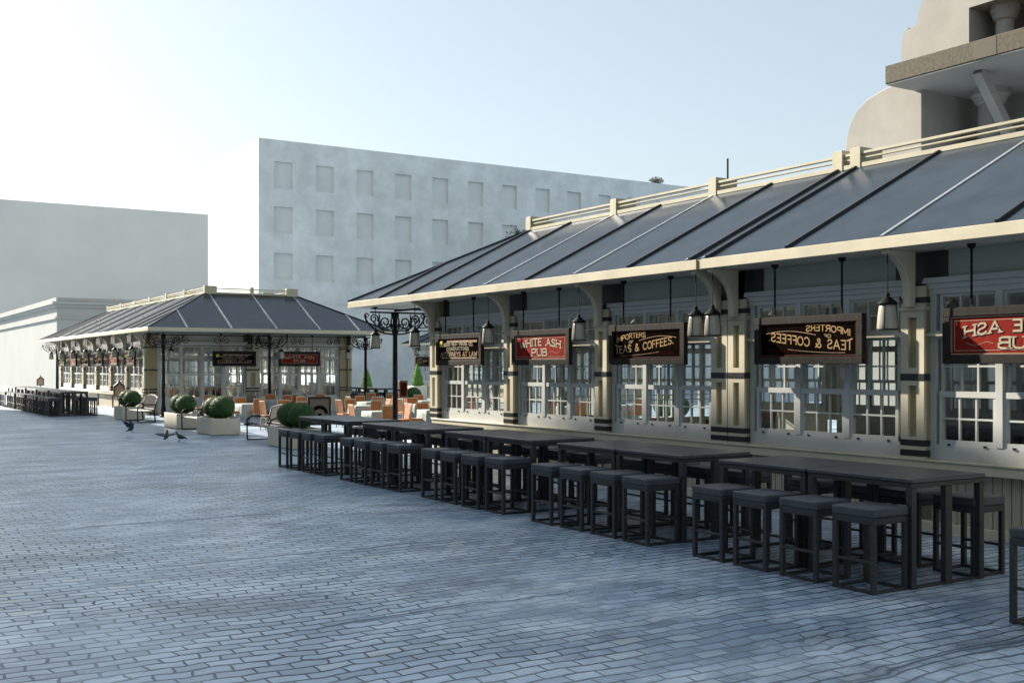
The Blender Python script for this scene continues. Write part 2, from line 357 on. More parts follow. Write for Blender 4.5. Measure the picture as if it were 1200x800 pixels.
# ------------------------------------------------------------------ market halls
Z_SILL0, Z_SILL1 = .78, .93
TW, ZT, ZR = 3.35, 3.745, 5.44      # plan width of the roof slope, eave top, roof top
EAVE = .75
def hall(name, label, x0, x1, ys, y_lo, y_hi, pitch_joint=None, full=True, north=True, ext_lo=3.3, ext_hi=3.5):
    """a long glazed hall: x0 / x1 its west and east glass walls, ys the pillars along them"""
    root = thing(name, ((x0 + x1) / 2, (y_lo + y_hi) / 2, 0), label, 'market hall')
    W = lambda s, t, z: (x0 - t, s, z)
    E = lambda s, t, z: (x1 + t, s, z)
    S = lambda s, t, z: (s, y_lo - t, z)
    Nn = lambda s, t, z: (s, y_hi + t, z)
    def bx(mb, F, s0, s1, t0, t1, z0, z1, m):
        a = F(s0, t0, z0); b = F(s1, t1, z1); mb.box(a[0], b[0], a[1], b[1], a[2], b[2], m)
    def pillar(F, s, w=.18):
        p = MB()
        bx(p, F, s - w, s + w, -.06, .10, Z_SILL1, 3.14, 'khaki')
        g = .064 if w < .22 else .11
        for a, b in ((s - w, s - g), (s + g, s + w)):
            bx(p, F, a, b, .10, .15, Z_SILL1, 2.9, 'cream')
        for z0, z1 in ((Z_SILL1, 1.2), (1.86, 2.09), (2.74, 2.9)):
            bx(p, F, s - g, s + g, .10, .15, z0, z1, 'cream')
        bx(p, F, s - w, s + w, .10, .13, 2.9, 3.14, 'cream')
        bx(p, F, s - w - .018, s + w + .018, .0, .17, 2.83, 2.872, 'cream')
        q = p
        for z0, z1 in ((.955, 1.035), (1.085, 1.165), (1.925, 2.015)):
            bx(q, F, s - w - .004, s + w + .004, -.02, .155, z0, z1, 'band')
        bx(q, F, s - w - .004, s + w + .004, -.02, .135, 2.925, 3.0, 'band')
        p.build('pillar', root)
        b_ = MB()
        prof = [(.15, 2.872), (.27, 2.872), (.27, 3.08), (.295, 3.2), (.34, 3.31), (.42, 3.41), (.52, 3.48), (.64, 3.525), (.69, 3.535), (.69, 3.588), (.15, 3.588)]
        b_.prism(prof, lambda u, v, ww: F(s + ww, u, v), -.055, .055, 'cream')
        b_.build('bracket', root, bevel=.006)
        d = MB(); bx(d, F, s - .39, s + .39, -.055, -.02, 3.145, 3.588, 'darkpanel'); d.build('dark_panel', root)
    def window(F, a, b, units=3, door=False):
        p = MB(); gl = MB()
        zb = .12 if door else Z_SILL1
        zs = .72 if door else 1.12
        bx(p, F, a, a + .09, -.08, .03, zb, 3.1, 'white'); bx(p, F, b - .09, b, -.08, .03, zb, 3.1, 'white')
        bx(p, F, a + .09, b - .09, -.05, .035, zb, zs, 'white')
        if door: bx(p, F, a + .09, b - .09, .035, .05, zb, zb + .14, 'white')
        bx(p, F, a, b, -.08, .05, 2.46, 2.56, 'white'); bx(p, F, a, b, -.02, .105, 2.495, 2.53, 'cream')
        bx(p, F, a, b, -.08, .045, 3.03, 3.1, 'white')
        bx(p, F, a - .03, b + .03, -.08, .07, 3.1, 3.17, 'white'); bx(p, F, a - .06, b + .06, -.08, .11, 3.17, 3.2, 'white'); bx(p, F, a - .06, b + .06, -.08, .09, 3.2, 3.24, 'white')
        w = (b - a - .18) / units; zm = 1.72
        for k in range(units):
            l = a + .09 + k * w; r = l + w
            if k: bx(p, F, l - .045, l + .045, -.06, .045, zs, 3.03, 'white')
            l += .045; r -= .045
            # lower sash
            bx(p, F, l, l + .05, -.04, .025, zs, zm, 'white'); bx(p, F, r - .05, r, -.04, .025, zs, zm, 'white')
            bx(p, F, l, r, -.04, .028, zs, zs + .06, 'white'); bx(p, F, l, r, -.05, .032, zm, zm + .075, 'white')
            n = 3; ww = (r - l - .1) / n
            for j in range(1, n): bx(p, F, l + .05 + j * ww - .012, l + .05 + j * ww + .012, -.02, .018, zs + .06, zm, 'white')
            zh = (zs + .06 + zm) / 2
            bx(p, F, l + .05, r - .05, -.018, .02, zh - .012, zh + .012, 'white')
            if door: bx(p, F, l + .05, r - .05, -.018, .02, 1.36, 1.384, 'white')
            # upper sash, set back
            bx(p, F, l, l + .045, -.07, -.015, zm + .075, 2.46, 'white'); bx(p, F, r - .045, r, -.07, -.015, zm + .075, 2.46, 'white')
            for j in range(1, n): bx(p, F, l + .05 + j * ww - .012, l + .05 + j * ww + .012, -.06, -.02, zm + .075, 2.46, 'white')
            for z in (2.11,): bx(p, F, l + .045, r - .045, -.058, -.018, z - .012, z + .012, 'white')
            # transom light
            bx(p, F, l, l + .04, -.06, .01, 2.56, 3.03, 'white'); bx(p, F, r - .04, r, -.06, .01, 2.56, 3.03, 'white')
            bx(p, F, l, r, -.06, .012, 2.56, 2.6, 'white'); bx(p, F, l, r, -.06, .012, 2.99, 3.03, 'white')
            for j in range(1, n): bx(p, F, l + .05 + j * ww - .011, l + .05 + j * ww + .011, -.05, .0, 2.6, 2.99, 'white')
            bx(p, F, l + .04, r - .04, -.048, .002, 2.785, 2.805, 'white')
            if not door:
                for s in (l + .15, r - .15): bx(p, F, s - .014, s + .014, .028, .05, zs - .012, zs + .014, 'band')
        o = p.build('window', root)
        bx(gl, F, a + .09, b - .09, -.034, -.030, zs, zm, 'glass')
        bx(gl, F, a + .09, b - .09, -.046, -.042, zm + .075, 2.46, 'glass')
        bx(gl, F, a + .09, b - .09, -.028, -.024, 2.56, 3.03, 'glass')
        gl.build('glass_panes', o)
    def wainscot(F, a, b):
        p = MB(); bx(p, F, a, b, -.05, -.03, .12, Z_SILL0, 'darkpanel'); bx(p, F, a, b, -.09, -.053, .12, Z_SILL0, 'frieze')
        n = max(1, round((b - a) / .125)); w = (b - a) / n
        for k in range(n): bx(p, F, a + k * w + .007, a + (k + 1) * w - .007, -.03, .0, .12, Z_SILL0 - .002, 'board')
        p.build('wainscot', root)
        f = MB(); bx(f, F, a, b, -.07, -.05, 3.24, 3.588, 'frieze'); f.build('frieze', root)
    def ledge(F, a, b, door=False):
        if not door:
            p = MB(); bx(p, F, a, b, -.1, .17, Z_SILL0, Z_SILL1 - .03, 'cream'); bx(p, F, a, b, -.1, .19, Z_SILL1 - .03, Z_SILL1 - .002, 'cream')
            p.build('sill_ledge', root, bevel=.005)
        k = MB(); bx(k, F, a, b, -.1, .05, -.02, .12, 'cream'); k.build('base_kerb', root, bevel=.006)
    sides = [(W, ys, 3, False), (E, ys, 3, False)]
    xm = (x0 + x1) / 2
    ends = [(S, [x0, xm, x1], 4, True)] + ([(Nn, [x0, xm, x1], 4, True)] if north else [])
    for F, ps, u, door in sides + ends:
        if not full and F in (E,): continue
        end = F in (S, Nn)
        for i, s in enumerate(ps):
            corner = i in (0, len(ps) - 1)
            if end and corner: continue
            pillar(F, s, .30 if end else .18)
        for a, b in zip(ps[:-1], ps[1:]):
            if b - a < .8: continue
            a2 = a + (.45 if end and a == ps[0] else (.30 if end else .18)); b2 = b - (.45 if end and b == ps[-1] else (.30 if end else .18))
            window(F, a2, b2, u, door); 
            if end:
                f = MB(); bx(f, F, a2, b2, -.07, -.05, 3.24, 3.588, 'frieze'); f.build('frieze', root)
            else: wainscot(F, a2, b2)
        ledge(F, ps[0] - .05 if not end else ps[0] + .46, ps[-1] + .05 if not end else ps[-1] - .46, end)
    # stout corner pillars closing the glass ends
    for F, yy, sg in [(S, y_lo, 1)] + ([(Nn, y_hi, -1)] if north else []):
        for xx, sx in ((x0, 1), (x1, -1)):
            p = MB(); p.box(xx - sx * .09, xx + sx * .45, yy - sg * .1, yy + sg * .17, .12, 3.58, 'khaki'); q = p
            for z0, z1 in ((.955, 1.035), (1.085, 1.165), (1.925, 2.015), (2.925, 3.0)):
                q.box(xx - sx * .094, xx + sx * .454, yy - sg * .104, yy + sg * .166, z0, z1, 'band')
            p.build('corner_pillar', root, bevel=.003)
    # ceiling, eaves, roof
    e0, e1, f0, f1 = x0 - EAVE, x1 + EAVE, y_lo - ext_lo, y_hi + ext_hi
    c = MB(); c.box(e0 + .06, e1 - .06, f0 + .06, f1 - .06, 3.59, 3.62, 'soffit'); c.build('ceiling', root)
    fl = MB(); fl.box(x0 + .1, x1 - .1, y_lo + .1, y_hi - .1, .0, .03, 'floor'); fl.build('hall_floor', root)
    fa = MB()
    def ring(mb, o, i, z0, z1, m, gaps=None):
        mb.box(e0 - o, e0 + i, f0 - o, f1 + o, z0, z1, m); mb.box(e1 - i, e1 + o, f0 - o, f1 + o, z0, z1, m)
        mb.box(e0 + i, e1 - i, f0 - o, f0 + i, z0, z1, m); mb.box(e0 + i, e1 - i, f1 - i, f1 + o, z0, z1, m)
    if pitch_joint is None:
        ring(fa, 0, .06, 3.59, ZT, 'cream')
    else:
        j = pitch_joint
        for a, b in ((f0, j - .05), (j + .05, f1)):
            fa.box(e0, e0 + .06, a, b, 3.59, ZT, 'cream')
        fa.box(e0 + .02, e0 + .06, j - .05, j + .05, 3.59, ZT, 'khaki')
        fa.box(e1 - .06, e1, f0, f1, 3.59, ZT, 'cream'); fa.box(e0 + .06, e1 - .06, f0, f0 + .06, 3.59, ZT, 'cream'); fa.box(e0 + .06, e1 - .06, f1 - .06, f1, 3.59, 3.715, 'cream'); fa.box(e0 + .06, e1, f1 - .06, f1 + .035, 3.715, ZT, 'cream')
    fa.build('eaves_fascia', root, bevel=.006)
    g0, g1, h0, h1 = e0 + TW, e1 - TW, f0 + (TW if ext_lo > 2 else .2), f1 - TW
    rf = MB()
    q = .015
    A = [(e0 + q, f0 + q, ZT + .003), (e1 - q, f0 + q, ZT + .003), (e1 - q, f1 - q, ZT + .003), (e0 + q, f1 - q, ZT + .003)]
    B = [(g0, h0, ZR), (g1, h0, ZR), (g1, h1, ZR), (g0, h1, ZR)]
    rf.add(A + B, [(0, 1, 5, 4), (1, 2, 6, 5), (2, 3, 7, 6), (3, 0, 4, 7), (4, 5, 6, 7), (3, 2, 1, 0)], 'roof')
    roof = rf.build('roof', root)
    rb = 'roof_rib'; sp = 'roof_strip'; slope = (ZR - ZT)
    def rib(nm, p, q_, w, h, m):
        mb = MB()
        p = Vector(p); q_ = Vector(q_); d = (q_ - p).normalized(); a = d.cross(Vector((0, 0, 1))).normalized(); n = a.cross(d).normalized()
        vs = [p + a * s * w / 2 + n * t for s in (-1, 1) for t in (-.01, h)] + [q_ + a * s * w / 2 + n * t for s in (-1, 1) for t in (-.01, h)]
        mb.add(vs, [(0, 2, 3, 1), (4, 5, 7, 6), (0, 1, 5, 4), (2, 6, 7, 3), (1, 3, 7, 5), (0, 4, 6, 2)], m); mb.build(nm, roof)
    def side_rib(mb, side, s, w, h, m):
        """side: W, E along y; S, N along x. stops at the hip"""
        if side in 'WE':
            k = 1.0
            if s < h0: k = max(.03, (s - f0) / (h0 - f0))
            if s > h1: k = max(.03, (f1 - s) / (f1 - h1))
            xa, xb = (e0, e0 + TW * k) if side == 'W' else (e1, e1 - TW * k)
            rib(mb, (xa, s, ZT + .004), (xb, s, ZT + .004 + slope * k), w, h, m)
        else:
            k = 1.0
            if s < g0: k = max(.03, (s - e0) / (g0 - e0))
            if s > g1: k = max(.03, (e1 - s) / (e1 - g1))
            ya, yb = (f0, f0 + (h0 - f0) * k) if side == 'S' else (f1, f1 - (f1 - h1) * k)
            rib(mb, (s, ya, ZT + .004), (s, yb, ZT + .004 + slope * k), w, h, m)
    full_ys = [y for y in ys]
    for side in 'WE':
        for a, b in zip(full_ys[:-1], full_ys[1:]):
            if b - a < .8:
                side_rib(rb, side, a, .055, .04, 'rib'); side_rib(rb, side, b, .055, .04, 'rib'); continue
            side_rib(rb, side, (a + b) / 2, .045, .035, 'rib')
        for y in full_ys[1:-1]: side_rib(sp, side, y + (.10 if pitch_joint and abs(y - pitch_joint) < .3 else 0), .05, .012, 'strip')
        for y in (full_ys[-1] + .1, full_ys[-1] + 1.65, full_ys[0] - .1, full_ys[0] - 1.65):
            if f0 < y < f1: side_rib(rb, side, y, .045, .035, 'rib')
    for side in 'SN':
        for x in (e0 + 1.6, g0 + .15, xm, g1 - .15, e1 - 1.6): side_rib(sp, side, x, .05, .025, 'strip')
    for a, b in zip(A, B): rib(rb, a, b, .06, .035, 'rib')
    # railing round the flat top
    rl = MB()
    for z0, z1, t in ((ZR - .02, ZR + .055, .05), (ZR + .125, ZR + .15, .03), (ZR + .20, ZR + .245, .04)):
        for xx in (g0, g1): rl.box(xx - t, xx + t, h0 - t, h1 + t, z0, z1, 'rail')
        for yy in (h0, h1): rl.box(g0 + t, g1 - t, yy - t, yy + t, z0, z1, 'rail')
    railing = rl.build('ridge_railing', root, bevel=.004)
    pp = [(xx, y) for xx in (g0, g1) for y in [h0 + .0] + [y for y in ys if h0 + .5 < y < h1 - .5] + [h1]]
    pp += [(xm, yy) for yy in (h0, h1)]
    for xx, yy in pp:
        r_ = MB(); inward = .50 if xx == g0 else (-.50 if xx == g1 else 0)
        if xx == xm: r_.box(xx - .07, xx + .07, yy - .1, yy + .1, ZR - .04, ZR + .325, 'rail')
        else: r_.box(xx - .03 * (1 if inward > 0 else -1) - (.03 if inward > 0 else -.03), xx + inward, yy - .11, yy + .11, ZR - .04, ZR + .325, 'rail')
        r_.build('railing_post', railing, bevel=.006)
    # iron posts carrying the canopy at the ends
    def iron_post(px, py, back):
        p = MB()
        p.lathe([(.14, 0), (.14, .06), (.115, .1), (.10, .40), (.085, .46), (.072, .6), (.06, 2.9), (.085, 2.94), (.085, 2.99), (.06, 3.03), (.06, 3.3), (.1, 3.36), (.1, 3.44)], (px, py, 0), 'iron', 14)
        o = p.build('iron_post', root, smooth=False)
        for sg in (-1, 1):
            s_ = MB()
            def pt(u, z): return (px + sg * u, py, z)
            s_.tube([pt(.05 + .78 * math.sin(a), 3.42 - .5 * math.cos(a)) for a in [i * math.pi / 2 / 10 for i in range(11)]], .026, 'iron', 4, Vector((0, 1, 0)))
            def spiral(cu, cz, r0, t0, turns, dirn=1, n=20):
                return [pt(cu + r0 * (1 - .78 * i / n) * math.cos(t0 + dirn * turns * 2 * math.pi * i / n), cz + r0 * (1 - .78 * i / n) * math.sin(t0 + dirn * turns * 2 * math.pi * i / n)) for i in range(n + 1)]
            s_.tube(spiral(.27, 3.22, .17, math.pi * .9, 1.6), .022, 'iron', 4, Vector((0, 1, 0)))
            s_.tube(spiral(.58, 3.30, .12, math.pi * 1.2, 1.5, -1), .02, 'iron', 4, Vector((0, 1, 0)))
            s_.tube(spiral(.78, 3.37, .07, 0, 1.2), .017, 'iron', 4, Vector((0, 1, 0)))
            s_.tube([pt(.43, 3.42), pt(.44, 3.2), pt(.40, 3.06), pt(.30, 2.98)], .019, 'iron', 4, Vector((0, 1, 0)))
            s_.tube([pt(.05, 3.02), pt(.12, 3.1), pt(.1, 3.3), pt(.06, 3.4)], .019, 'iron', 4, Vector((0, 1, 0)))
            s_.tube(spiral(.17, 3.12, .10, 2.2, 1.3), .017, 'iron', 4, Vector((0, 1, 0))); s_.tube([pt(.05, 3.0), pt(.28, 3.02), pt(.52, 3.14), pt(.68, 3.3)], .02, 'iron', 4, Vector((0, 1, 0))); s_.tube(spiral(.43, 3.17, .07, 1, 1.3), .016, 'iron', 4, Vector((0, 1, 0)))
            s_.build('scroll_bracket', o)
        return o
    for yy, back, on in ((f0 + .95, y_lo, ext_lo > 2), (f1 - .95, y_hi, north and ext_hi > 2)):
        if not on: continue
        br = MB()
        br.box(x0 - .55, x1 + .55, yy - .035, yy + .035, 3.44, 3.48, 'iron'); br.box(x0 - .55, x1 + .55, yy - .025, yy + .025, 3.535, 3.56, 'iron')
        br.box(x0, x1, yy - .012, yy + .012, 3.0, 3.024, 'iron')
        for px in (x0 + .12, xm, x1 - .12):
            lo, hi = sorted((yy, back - .12 * (1 if back > yy else -1)))
            br.box(px - .03, px + .03, lo, hi, 3.486, 3.53, 'iron'); br.box(px - .012, px + .012, lo, hi, 3.03, 3.05, 'iron')
        # scrollwork between the rods
        n = 10
        for i in range(n):
            if i % 2: continue
            cx = x0 + (x1 - x0) * (i + 1) / (n + 1)
            for sg in (-1, 1):
                pts = [(cx + sg * (.2 + .17 * (1 - .75 * k / 18) * math.cos(math.pi * .5 + k / 18 * 3 * math.pi)), yy, 3.25 + .17 * (1 - .75 * k / 18) * math.sin(math.pi * .5 + k / 18 * 3 * math.pi)) for k in range(19)]
                br.tube(pts, .019, 'iron', 4, Vector((0, 1, 0)))
        br.build('iron_beam', root)
        for px in (x0 + .12, xm, x1 - .12): iron_post(px, yy, back)
    return root

NEAR_YS = [-3.65, -.4, 2.83, 6.06, 9.29, 12.52, 12.90, 16.0, 19.15, 22.4]
hall('market_hall', 'long near cream market hall with blue grey roof and black iron end post', 12.1, 21.6, NEAR_YS, -3.65, 22.4, pitch_joint=12.71, ext_lo=1.0)
FAR_YS = [49.3 + 3.27 * i for i in range(7)]
hall('market_hall', 'far cream market hall with hipped blue roof facing the café tables', 12.1, 21.6, FAR_YS, 49.3, FAR_YS[-1])
hall('market_hall', 'small distant market hall between the iron posts, before the pale block', 35.65, 45.1, [56.2, 59.5, 62.75, 66.0, 69.3], 56.2, 69.3, full=False, north=False, ext_lo=1.0, ext_hi=1.0)

# ------------------------------------------------------------------ hanging signs
SW, SH = 2.0, .68
def make_sign(kind, label):
    """a framed board hung on two chains; local: faces -X, hung so that its bottom is at z 0"""
    root = thing('hanging_sign', (0, 0, 0), label, 'hanging sign', 'framed signs hung along the market halls')
    fr = MB(); w = .105; hs = SW / 2
    for y0, y1, z0, z1 in ((-hs, hs, 0, w), (-hs, hs, SH - w, SH), (-hs, -hs + w, w, SH - w), (hs - w, hs, w, SH - w)):
        fr.box(-.045, .045, y0, y1, z0, z1, 'signframe')
    for y0, y1, z0, z1 in ((-hs + w, hs - w, w, w + .025), (-hs + w, hs - w, SH - w - .025, SH - w), (-hs + w, -hs + w + .025, w + .025, SH - w - .025), (hs - w - .025, hs - w, w + .025, SH - w - .025)):
        fr.box(-.03, .03, y0, y1, z0, z1, 'tan' if kind.startswith('pub') else 'signedge')
    fr.build('frame', root, bevel=.006, origin=(0, 0, 0))
    b = MB(); red = kind.startswith('pub'); mir = kind.endswith('mirror')
    b.box(-.018, .018, -hs + w + .02, hs - w - .02, w + .02, SH - w - .02, 'signred' if red else 'signblack')
    iw, ih = SW - 2 * w - .05, SH - 2 * w - .05
    def mp(u, v, t):      # u 0..iw from the reader's left, v 0..ih up
        uu = iw - u if mir else u
        return (-.018 - t, iw / 2 - uu, w + .025 + v)
    def line(mat_, u0, v0, u1, v1, wd=.008):
        d = Vector((u1 - u0, v1 - v0)); n = Vector((-d.y, d.x)).normalized() * wd / 2
        q = [(u0 + n.x, v0 + n.y), (u1 + n.x, v1 + n.y), (u1 - n.x, v1 - n.y), (u0 - n.x, v0 - n.y)]
        b.add([mp(p[0], p[1], .003) for p in q] + [mp(p[0], p[1], 0) for p in q], [(0, 1, 2, 3), (0, 4, 5, 1), (1, 5, 6, 2), (2, 6, 7, 3), (3, 7, 4, 0)], mat_)
    if red:
        W1 = iw * .80; u0 = (iw - W1) / 2
        for off, m_, bs in ((.010, 'lettershade', .0005), (0, 'ivory', .002)):
            def arch(u, v, t):
                x = u / W1 - .5; return mp(u0 + u + off, ih * .55 + v - .30 * ih * x * x * 2 + .02 - off, t)
            lettering(b, 'WHITE ASH', W1, ih * .31, arch, m_, stroke=.2, gap=.2, serif=.30, base=bs)
            lettering(b, 'PUB', iw * .30, ih * .31, lambda u, v, t: mp(iw * .34 + u + off, ih * .12 + v - off, t), m_, stroke=.2, gap=.2, serif=.30, base=bs)
        for a in ((.03, .03, iw - .03, .03), (.03, ih - .03, iw - .03, ih - .03), (.03, .03, .03, ih - .03), (iw - .03, .03, iw - .03, ih - .03)): line('tan', *a)
        for i in range(9):
            x0_, x1_ = iw * (.68 + .024 * i), iw * (.68 + .024 * (i + 1))
            line('tan', x0_, ih * (.26 + .05 * math.sin(i * .8)), x1_, ih * (.26 + .05 * math.sin((i + 1) * .8)), .006)
    elif kind.startswith('tea'):
        lettering(b, 'IMPORTERS', iw * .45, ih * .20, lambda u, v, t: mp(iw * .05 + u, ih * (.60 + .20 * math.sin(u / (iw * .45) * math.pi * .62)) + v, t), 'gold', stroke=.19, gap=.2)
        lettering(b, 'OF', iw * .065, ih * .11, lambda u, v, t: mp(iw * .24 + u + v * .3, ih * .56 + v, t), 'tan', stroke=.2, gap=.2)
        lettering(b, 'TEAS & COFFEES.', iw * .88, ih * .27, lambda u, v, t: mp(iw * .03 + u, ih * (.15 + .36 * max(0, u / (iw * .88)) ** 1.35) + v, t), 'gold', stroke=.18, gap=.2, hf=lambda k: 1.05 + .25 * max(0, .05 - k) * 20)
        for i in range(16):
            k0, k1 = i / 16, (i + 1) / 16
            line('tan', iw * (.40 + .55 * k0), ih * (.66 + .16 * math.sin(k0 * 2.6)), iw * (.40 + .55 * k1), ih * (.66 + .16 * math.sin(k1 * 2.6)), .007)
            line('tan', iw * (.10 + .6 * k0), ih * (.06 + .14 * k0 * k0), iw * (.10 + .6 * k1), ih * (.06 + .14 * k1 * k1), .006)
        lettering(b, 'TEAS COFFEES', iw * .34, ih * .08, lambda u, v, t: mp(iw * .58 + u, ih * .10 + v, t), 'signedge', stroke=.2, gap=.3)
    else:
        lettering(b, 'GOOD REST HOUSE CO.', iw * .74, ih * .17, lambda u, v, t: mp(iw * .12 + u, ih * (.66 + .07 * math.sin(u / (iw * .74) * math.pi)) + v, t), 'ivory', stroke=.2, gap=.26)
        lettering(b, 'CONDUCTORS', iw * .56, ih * .16, lambda u, v, t: mp(iw * .20 + u, ih * (.44 + .04 * math.sin(u / (iw * .56) * math.pi)) + v, t), 'ivory', stroke=.2, gap=.3, serif=.2)
        lettering(b, 'ATTORNEYS AT LAW', iw * .92, ih * .22, lambda u, v, t: mp(iw * .04 + u, ih * .15 + v, t), 'tan', stroke=.21, gap=.2, serif=.24)
        line('ivory', iw * .05, ih * .07, iw * .95, ih * .07, .018); line('tan', iw * .2, ih * .95, iw * .96, ih * .93, .03)
        line('ivory', iw * .2, ih * .89, iw * .95, ih * .87, .01)
        line('yellow', iw * .015, ih * .80, iw * .10, ih * .82, .13)
        line('signblack', iw * .035, ih * .70, iw * .04, ih * .9, .014); line('signblack', iw * .07, ih * .74, iw * .085, ih * .86, .012)
    b.build('sign_board', root, origin=(0, 0, 0))
    for sg in (-.62, .62):
        c = MB()
        n = 14; top = 3.585 - 2.14
        for i in range(n):
            z0 = SH + (top - SH) * i / n; z1 = SH + (top - SH) * (i + 1) / n
            if i % 2: c.box(-.014, .014, sg - .005, sg + .005, z0 - .012, z1 + .012, 'iron')
            else: c.box(-.005, .005, sg - .014, sg + .014, z0 - .012, z1 + .012, 'iron')
        c.lathe([(.055, 0), (.05, -.03), (.02, -.06)], (0, sg, top), 'iron', 10)
        c.build('chain', root, origin=(0, 0, 0))
    return root
SX, SZ = 11.76, 2.14
SIGN = {}
def place_sign(kind, loc, label, rz=0):
    if kind not in SIGN:
        SIGN[kind] = make_sign(kind, label); o = SIGN[kind]; o.location = loc; o.rotation_euler = (0, 0, rz)
    else: o = copy_tree(SIGN[kind], loc, rz, label)
    return o
place_sign('law', (SX, 20.86, SZ), 'black ATTORNEYS AT LAW sign with yellow corner patch, near hall by the iron post')
place_sign('pub', (SX, 17.66, SZ), 'red WHITE ASH PUB sign hung on the near hall, lettering readable')
place_sign('tea', (SX, 14.46, SZ), 'black IMPORTERS OF TEAS & COFFEES sign, gold lettering readable, near hall')
place_sign('tea_mirror', (SX, 10.9, SZ), 'black TEAS & COFFEES sign with mirror written gold lettering, near hall')
place_sign('pub_mirror', (SX, 7.67, SZ), 'red WHITE ASH PUB sign with mirror written lettering, cut by the picture edge')
for i, (k, nm) in enumerate((('law', 'black lawyers'), ('pub', 'red pub'), ('tea', 'black tea and coffee'), ('tea', 'black tea and coffee'), ('pub', 'red pub'), ('law', 'black lawyers'))):
    place_sign(k, (SX, 50.95 + 3.27 * i, SZ), 'small %s sign, %s along the street side of the far hall' % (nm, ['nearest', 'second nearest', 'third nearest', 'fourth nearest', 'fifth nearest', 'farthest'][i]))
place_sign('law', (15.85, 48.75, SZ), 'black lawyers sign above the far hall doors facing the café tables', R(90))
place_sign('pub', (18.95, 48.75, SZ), 'dim red pub sign above the far hall doors facing the café tables', R(90))
place_sign('tea', (35.25, 67.65, SZ), 'dark sign on the small distant hall between the iron posts')

# ------------------------------------------------------------------ hanging lamps
def make_lamp(label):
    root = thing('hanging_lamp', (0, 0, 0), label, 'lamp', 'glass lamps hung from the eaves')
    r = MB(); r.tube([(0, 0, .42), (0, 0, 1.03)], .008, 'iron', 6); r.lathe([(.06, 1.035), (.05, 1.0), (.012, .97)], (0, 0, 0), 'iron', 12); r.build('rod', root, origin=(0, 0, 0))
    c = MB(); c.lathe([(.122, .335), (.126, .352), (.11, .37), (.08, .395), (.055, .42), (.03, .44), (.03, .47), (.012, .49)], (0, 0, 0), 'iron', 20); c.build('cap', root, origin=(0, 0, 0), smooth=False)
    s = MB(); s.lathe([(.10, .335), (.108, .30), (.12, .2), (.128, .1), (.13, .02), (.12, .0)], (0, 0, 0), 'lampglass', 24); s.build('shade', root, origin=(0, 0, 0), smooth=True)
    e = MB(); e.lathe([(.134, .012), (.134, .03)], (0, 0, 0), 'iron', 20)
    for k in range(4):
        a = k * math.pi / 2 + .4; e.tube([(.112 * math.cos(a), .112 * math.sin(a), .33), (.134 * math.cos(a), .134 * math.sin(a), .02)], .006, 'iron', 4)
    e.build('cage', root, origin=(0, 0, 0))
    return root
lamp0 = make_lamp('')
lamp_specs = [((11.47, 6.06, 2.555), None)]
NM = {9.29: 'milk glass lamp hung beside the mirror written red sign, nearest to the right', 12.52: 'right one of two milk glass lamps paired at the wide pillar', 12.90: 'left one of two milk glass lamps paired at the wide pillar',
      16.0: 'milk glass lamp between the readable red sign and the tea sign', 19.15: 'milk glass lamp between the lawyers sign and the readable red sign', 22.4: 'milk glass lamp at the near hall corner beside the iron post'}
first = True
for y, lb in NM.items():
    if first: lamp0.location = (11.47, y, 2.555); lamp0['label'] = lb; first = False
    else: copy_tree(lamp0, (11.47, y, 2.555), 0, lb)
for i, y in enumerate(FAR_YS):
    copy_tree(lamp0, (11.47, y, 2.555), 0, 'small lamp under the far hall eaves, %s along its street side' % ['nearest', 'second nearest', 'third nearest', 'fourth nearest', 'fifth nearest', 'sixth nearest', 'farthest'][i])
copy_tree(lamp0, (11.7, 25.0, 2.555), 0, 'milk glass lamp hung left of the near black iron post')
copy_tree(lamp0, (14.2, 25.0, 2.555), 0, 'milk glass lamp hung right of the near black iron post, under the scrollwork')
for i, x in enumerate((12.55, 17.4, 20.6)):
    copy_tree(lamp0, (x, 46.95, 2.45), 0, ['milk glass lamp at the left iron post before the far hall doors', 'milk glass lamp at the middle iron post before the far hall doors', 'milk glass lamp near the right iron post before the far hall doors'][i])

# ------------------------------------------------------------------ bar tables and stools
def make_stool(label):
    root = thing('bar_stool', (0, 0, 0), label, 'bar stool', 'black bar stools'); O = (0, 0, 0)
    a = .25
    c = MB(); c.box(-a, a, -a, a, .705, .79, 'cushion'); c.build('cushion', root, origin=O, bevel=.016, seg=2)
    s = MB(); s.box(-a + .004, a - .004, -a + .004, a - .004, .64, .703, 'rattan'); s.build('seat_frame', root, origin=O, bevel=.004)
    for sx in (-1, 1):
        for sy in (-1, 1):
            l = MB(); l.box(sx * (a - .004), sx * (a - .052), sy * (a - .004), sy * (a - .052), .0, .638, 'rattan'); l.build('leg', root, origin=O, bevel=.004)
    for sg in (-1, 1):
        f = MB(); f.box(sg * (a - .012), sg * (a - .042), -a + .053, a - .053, .28, .305, 'rattan'); f.build('footrest', root, origin=O, bevel=.003)
        f = MB(); f.box(sg * (a - .012), sg * (a - .042), -a + .053, a - .053, .004, .03, 'rattan'); f.build('floor_rail', root, origin=O)
        f = MB(); f.box(-a + .053, a - .053, sg * (a - .012), sg * (a - .042), .004, .03, 'rattan'); f.build('floor_rail', root, origin=O)
    return root
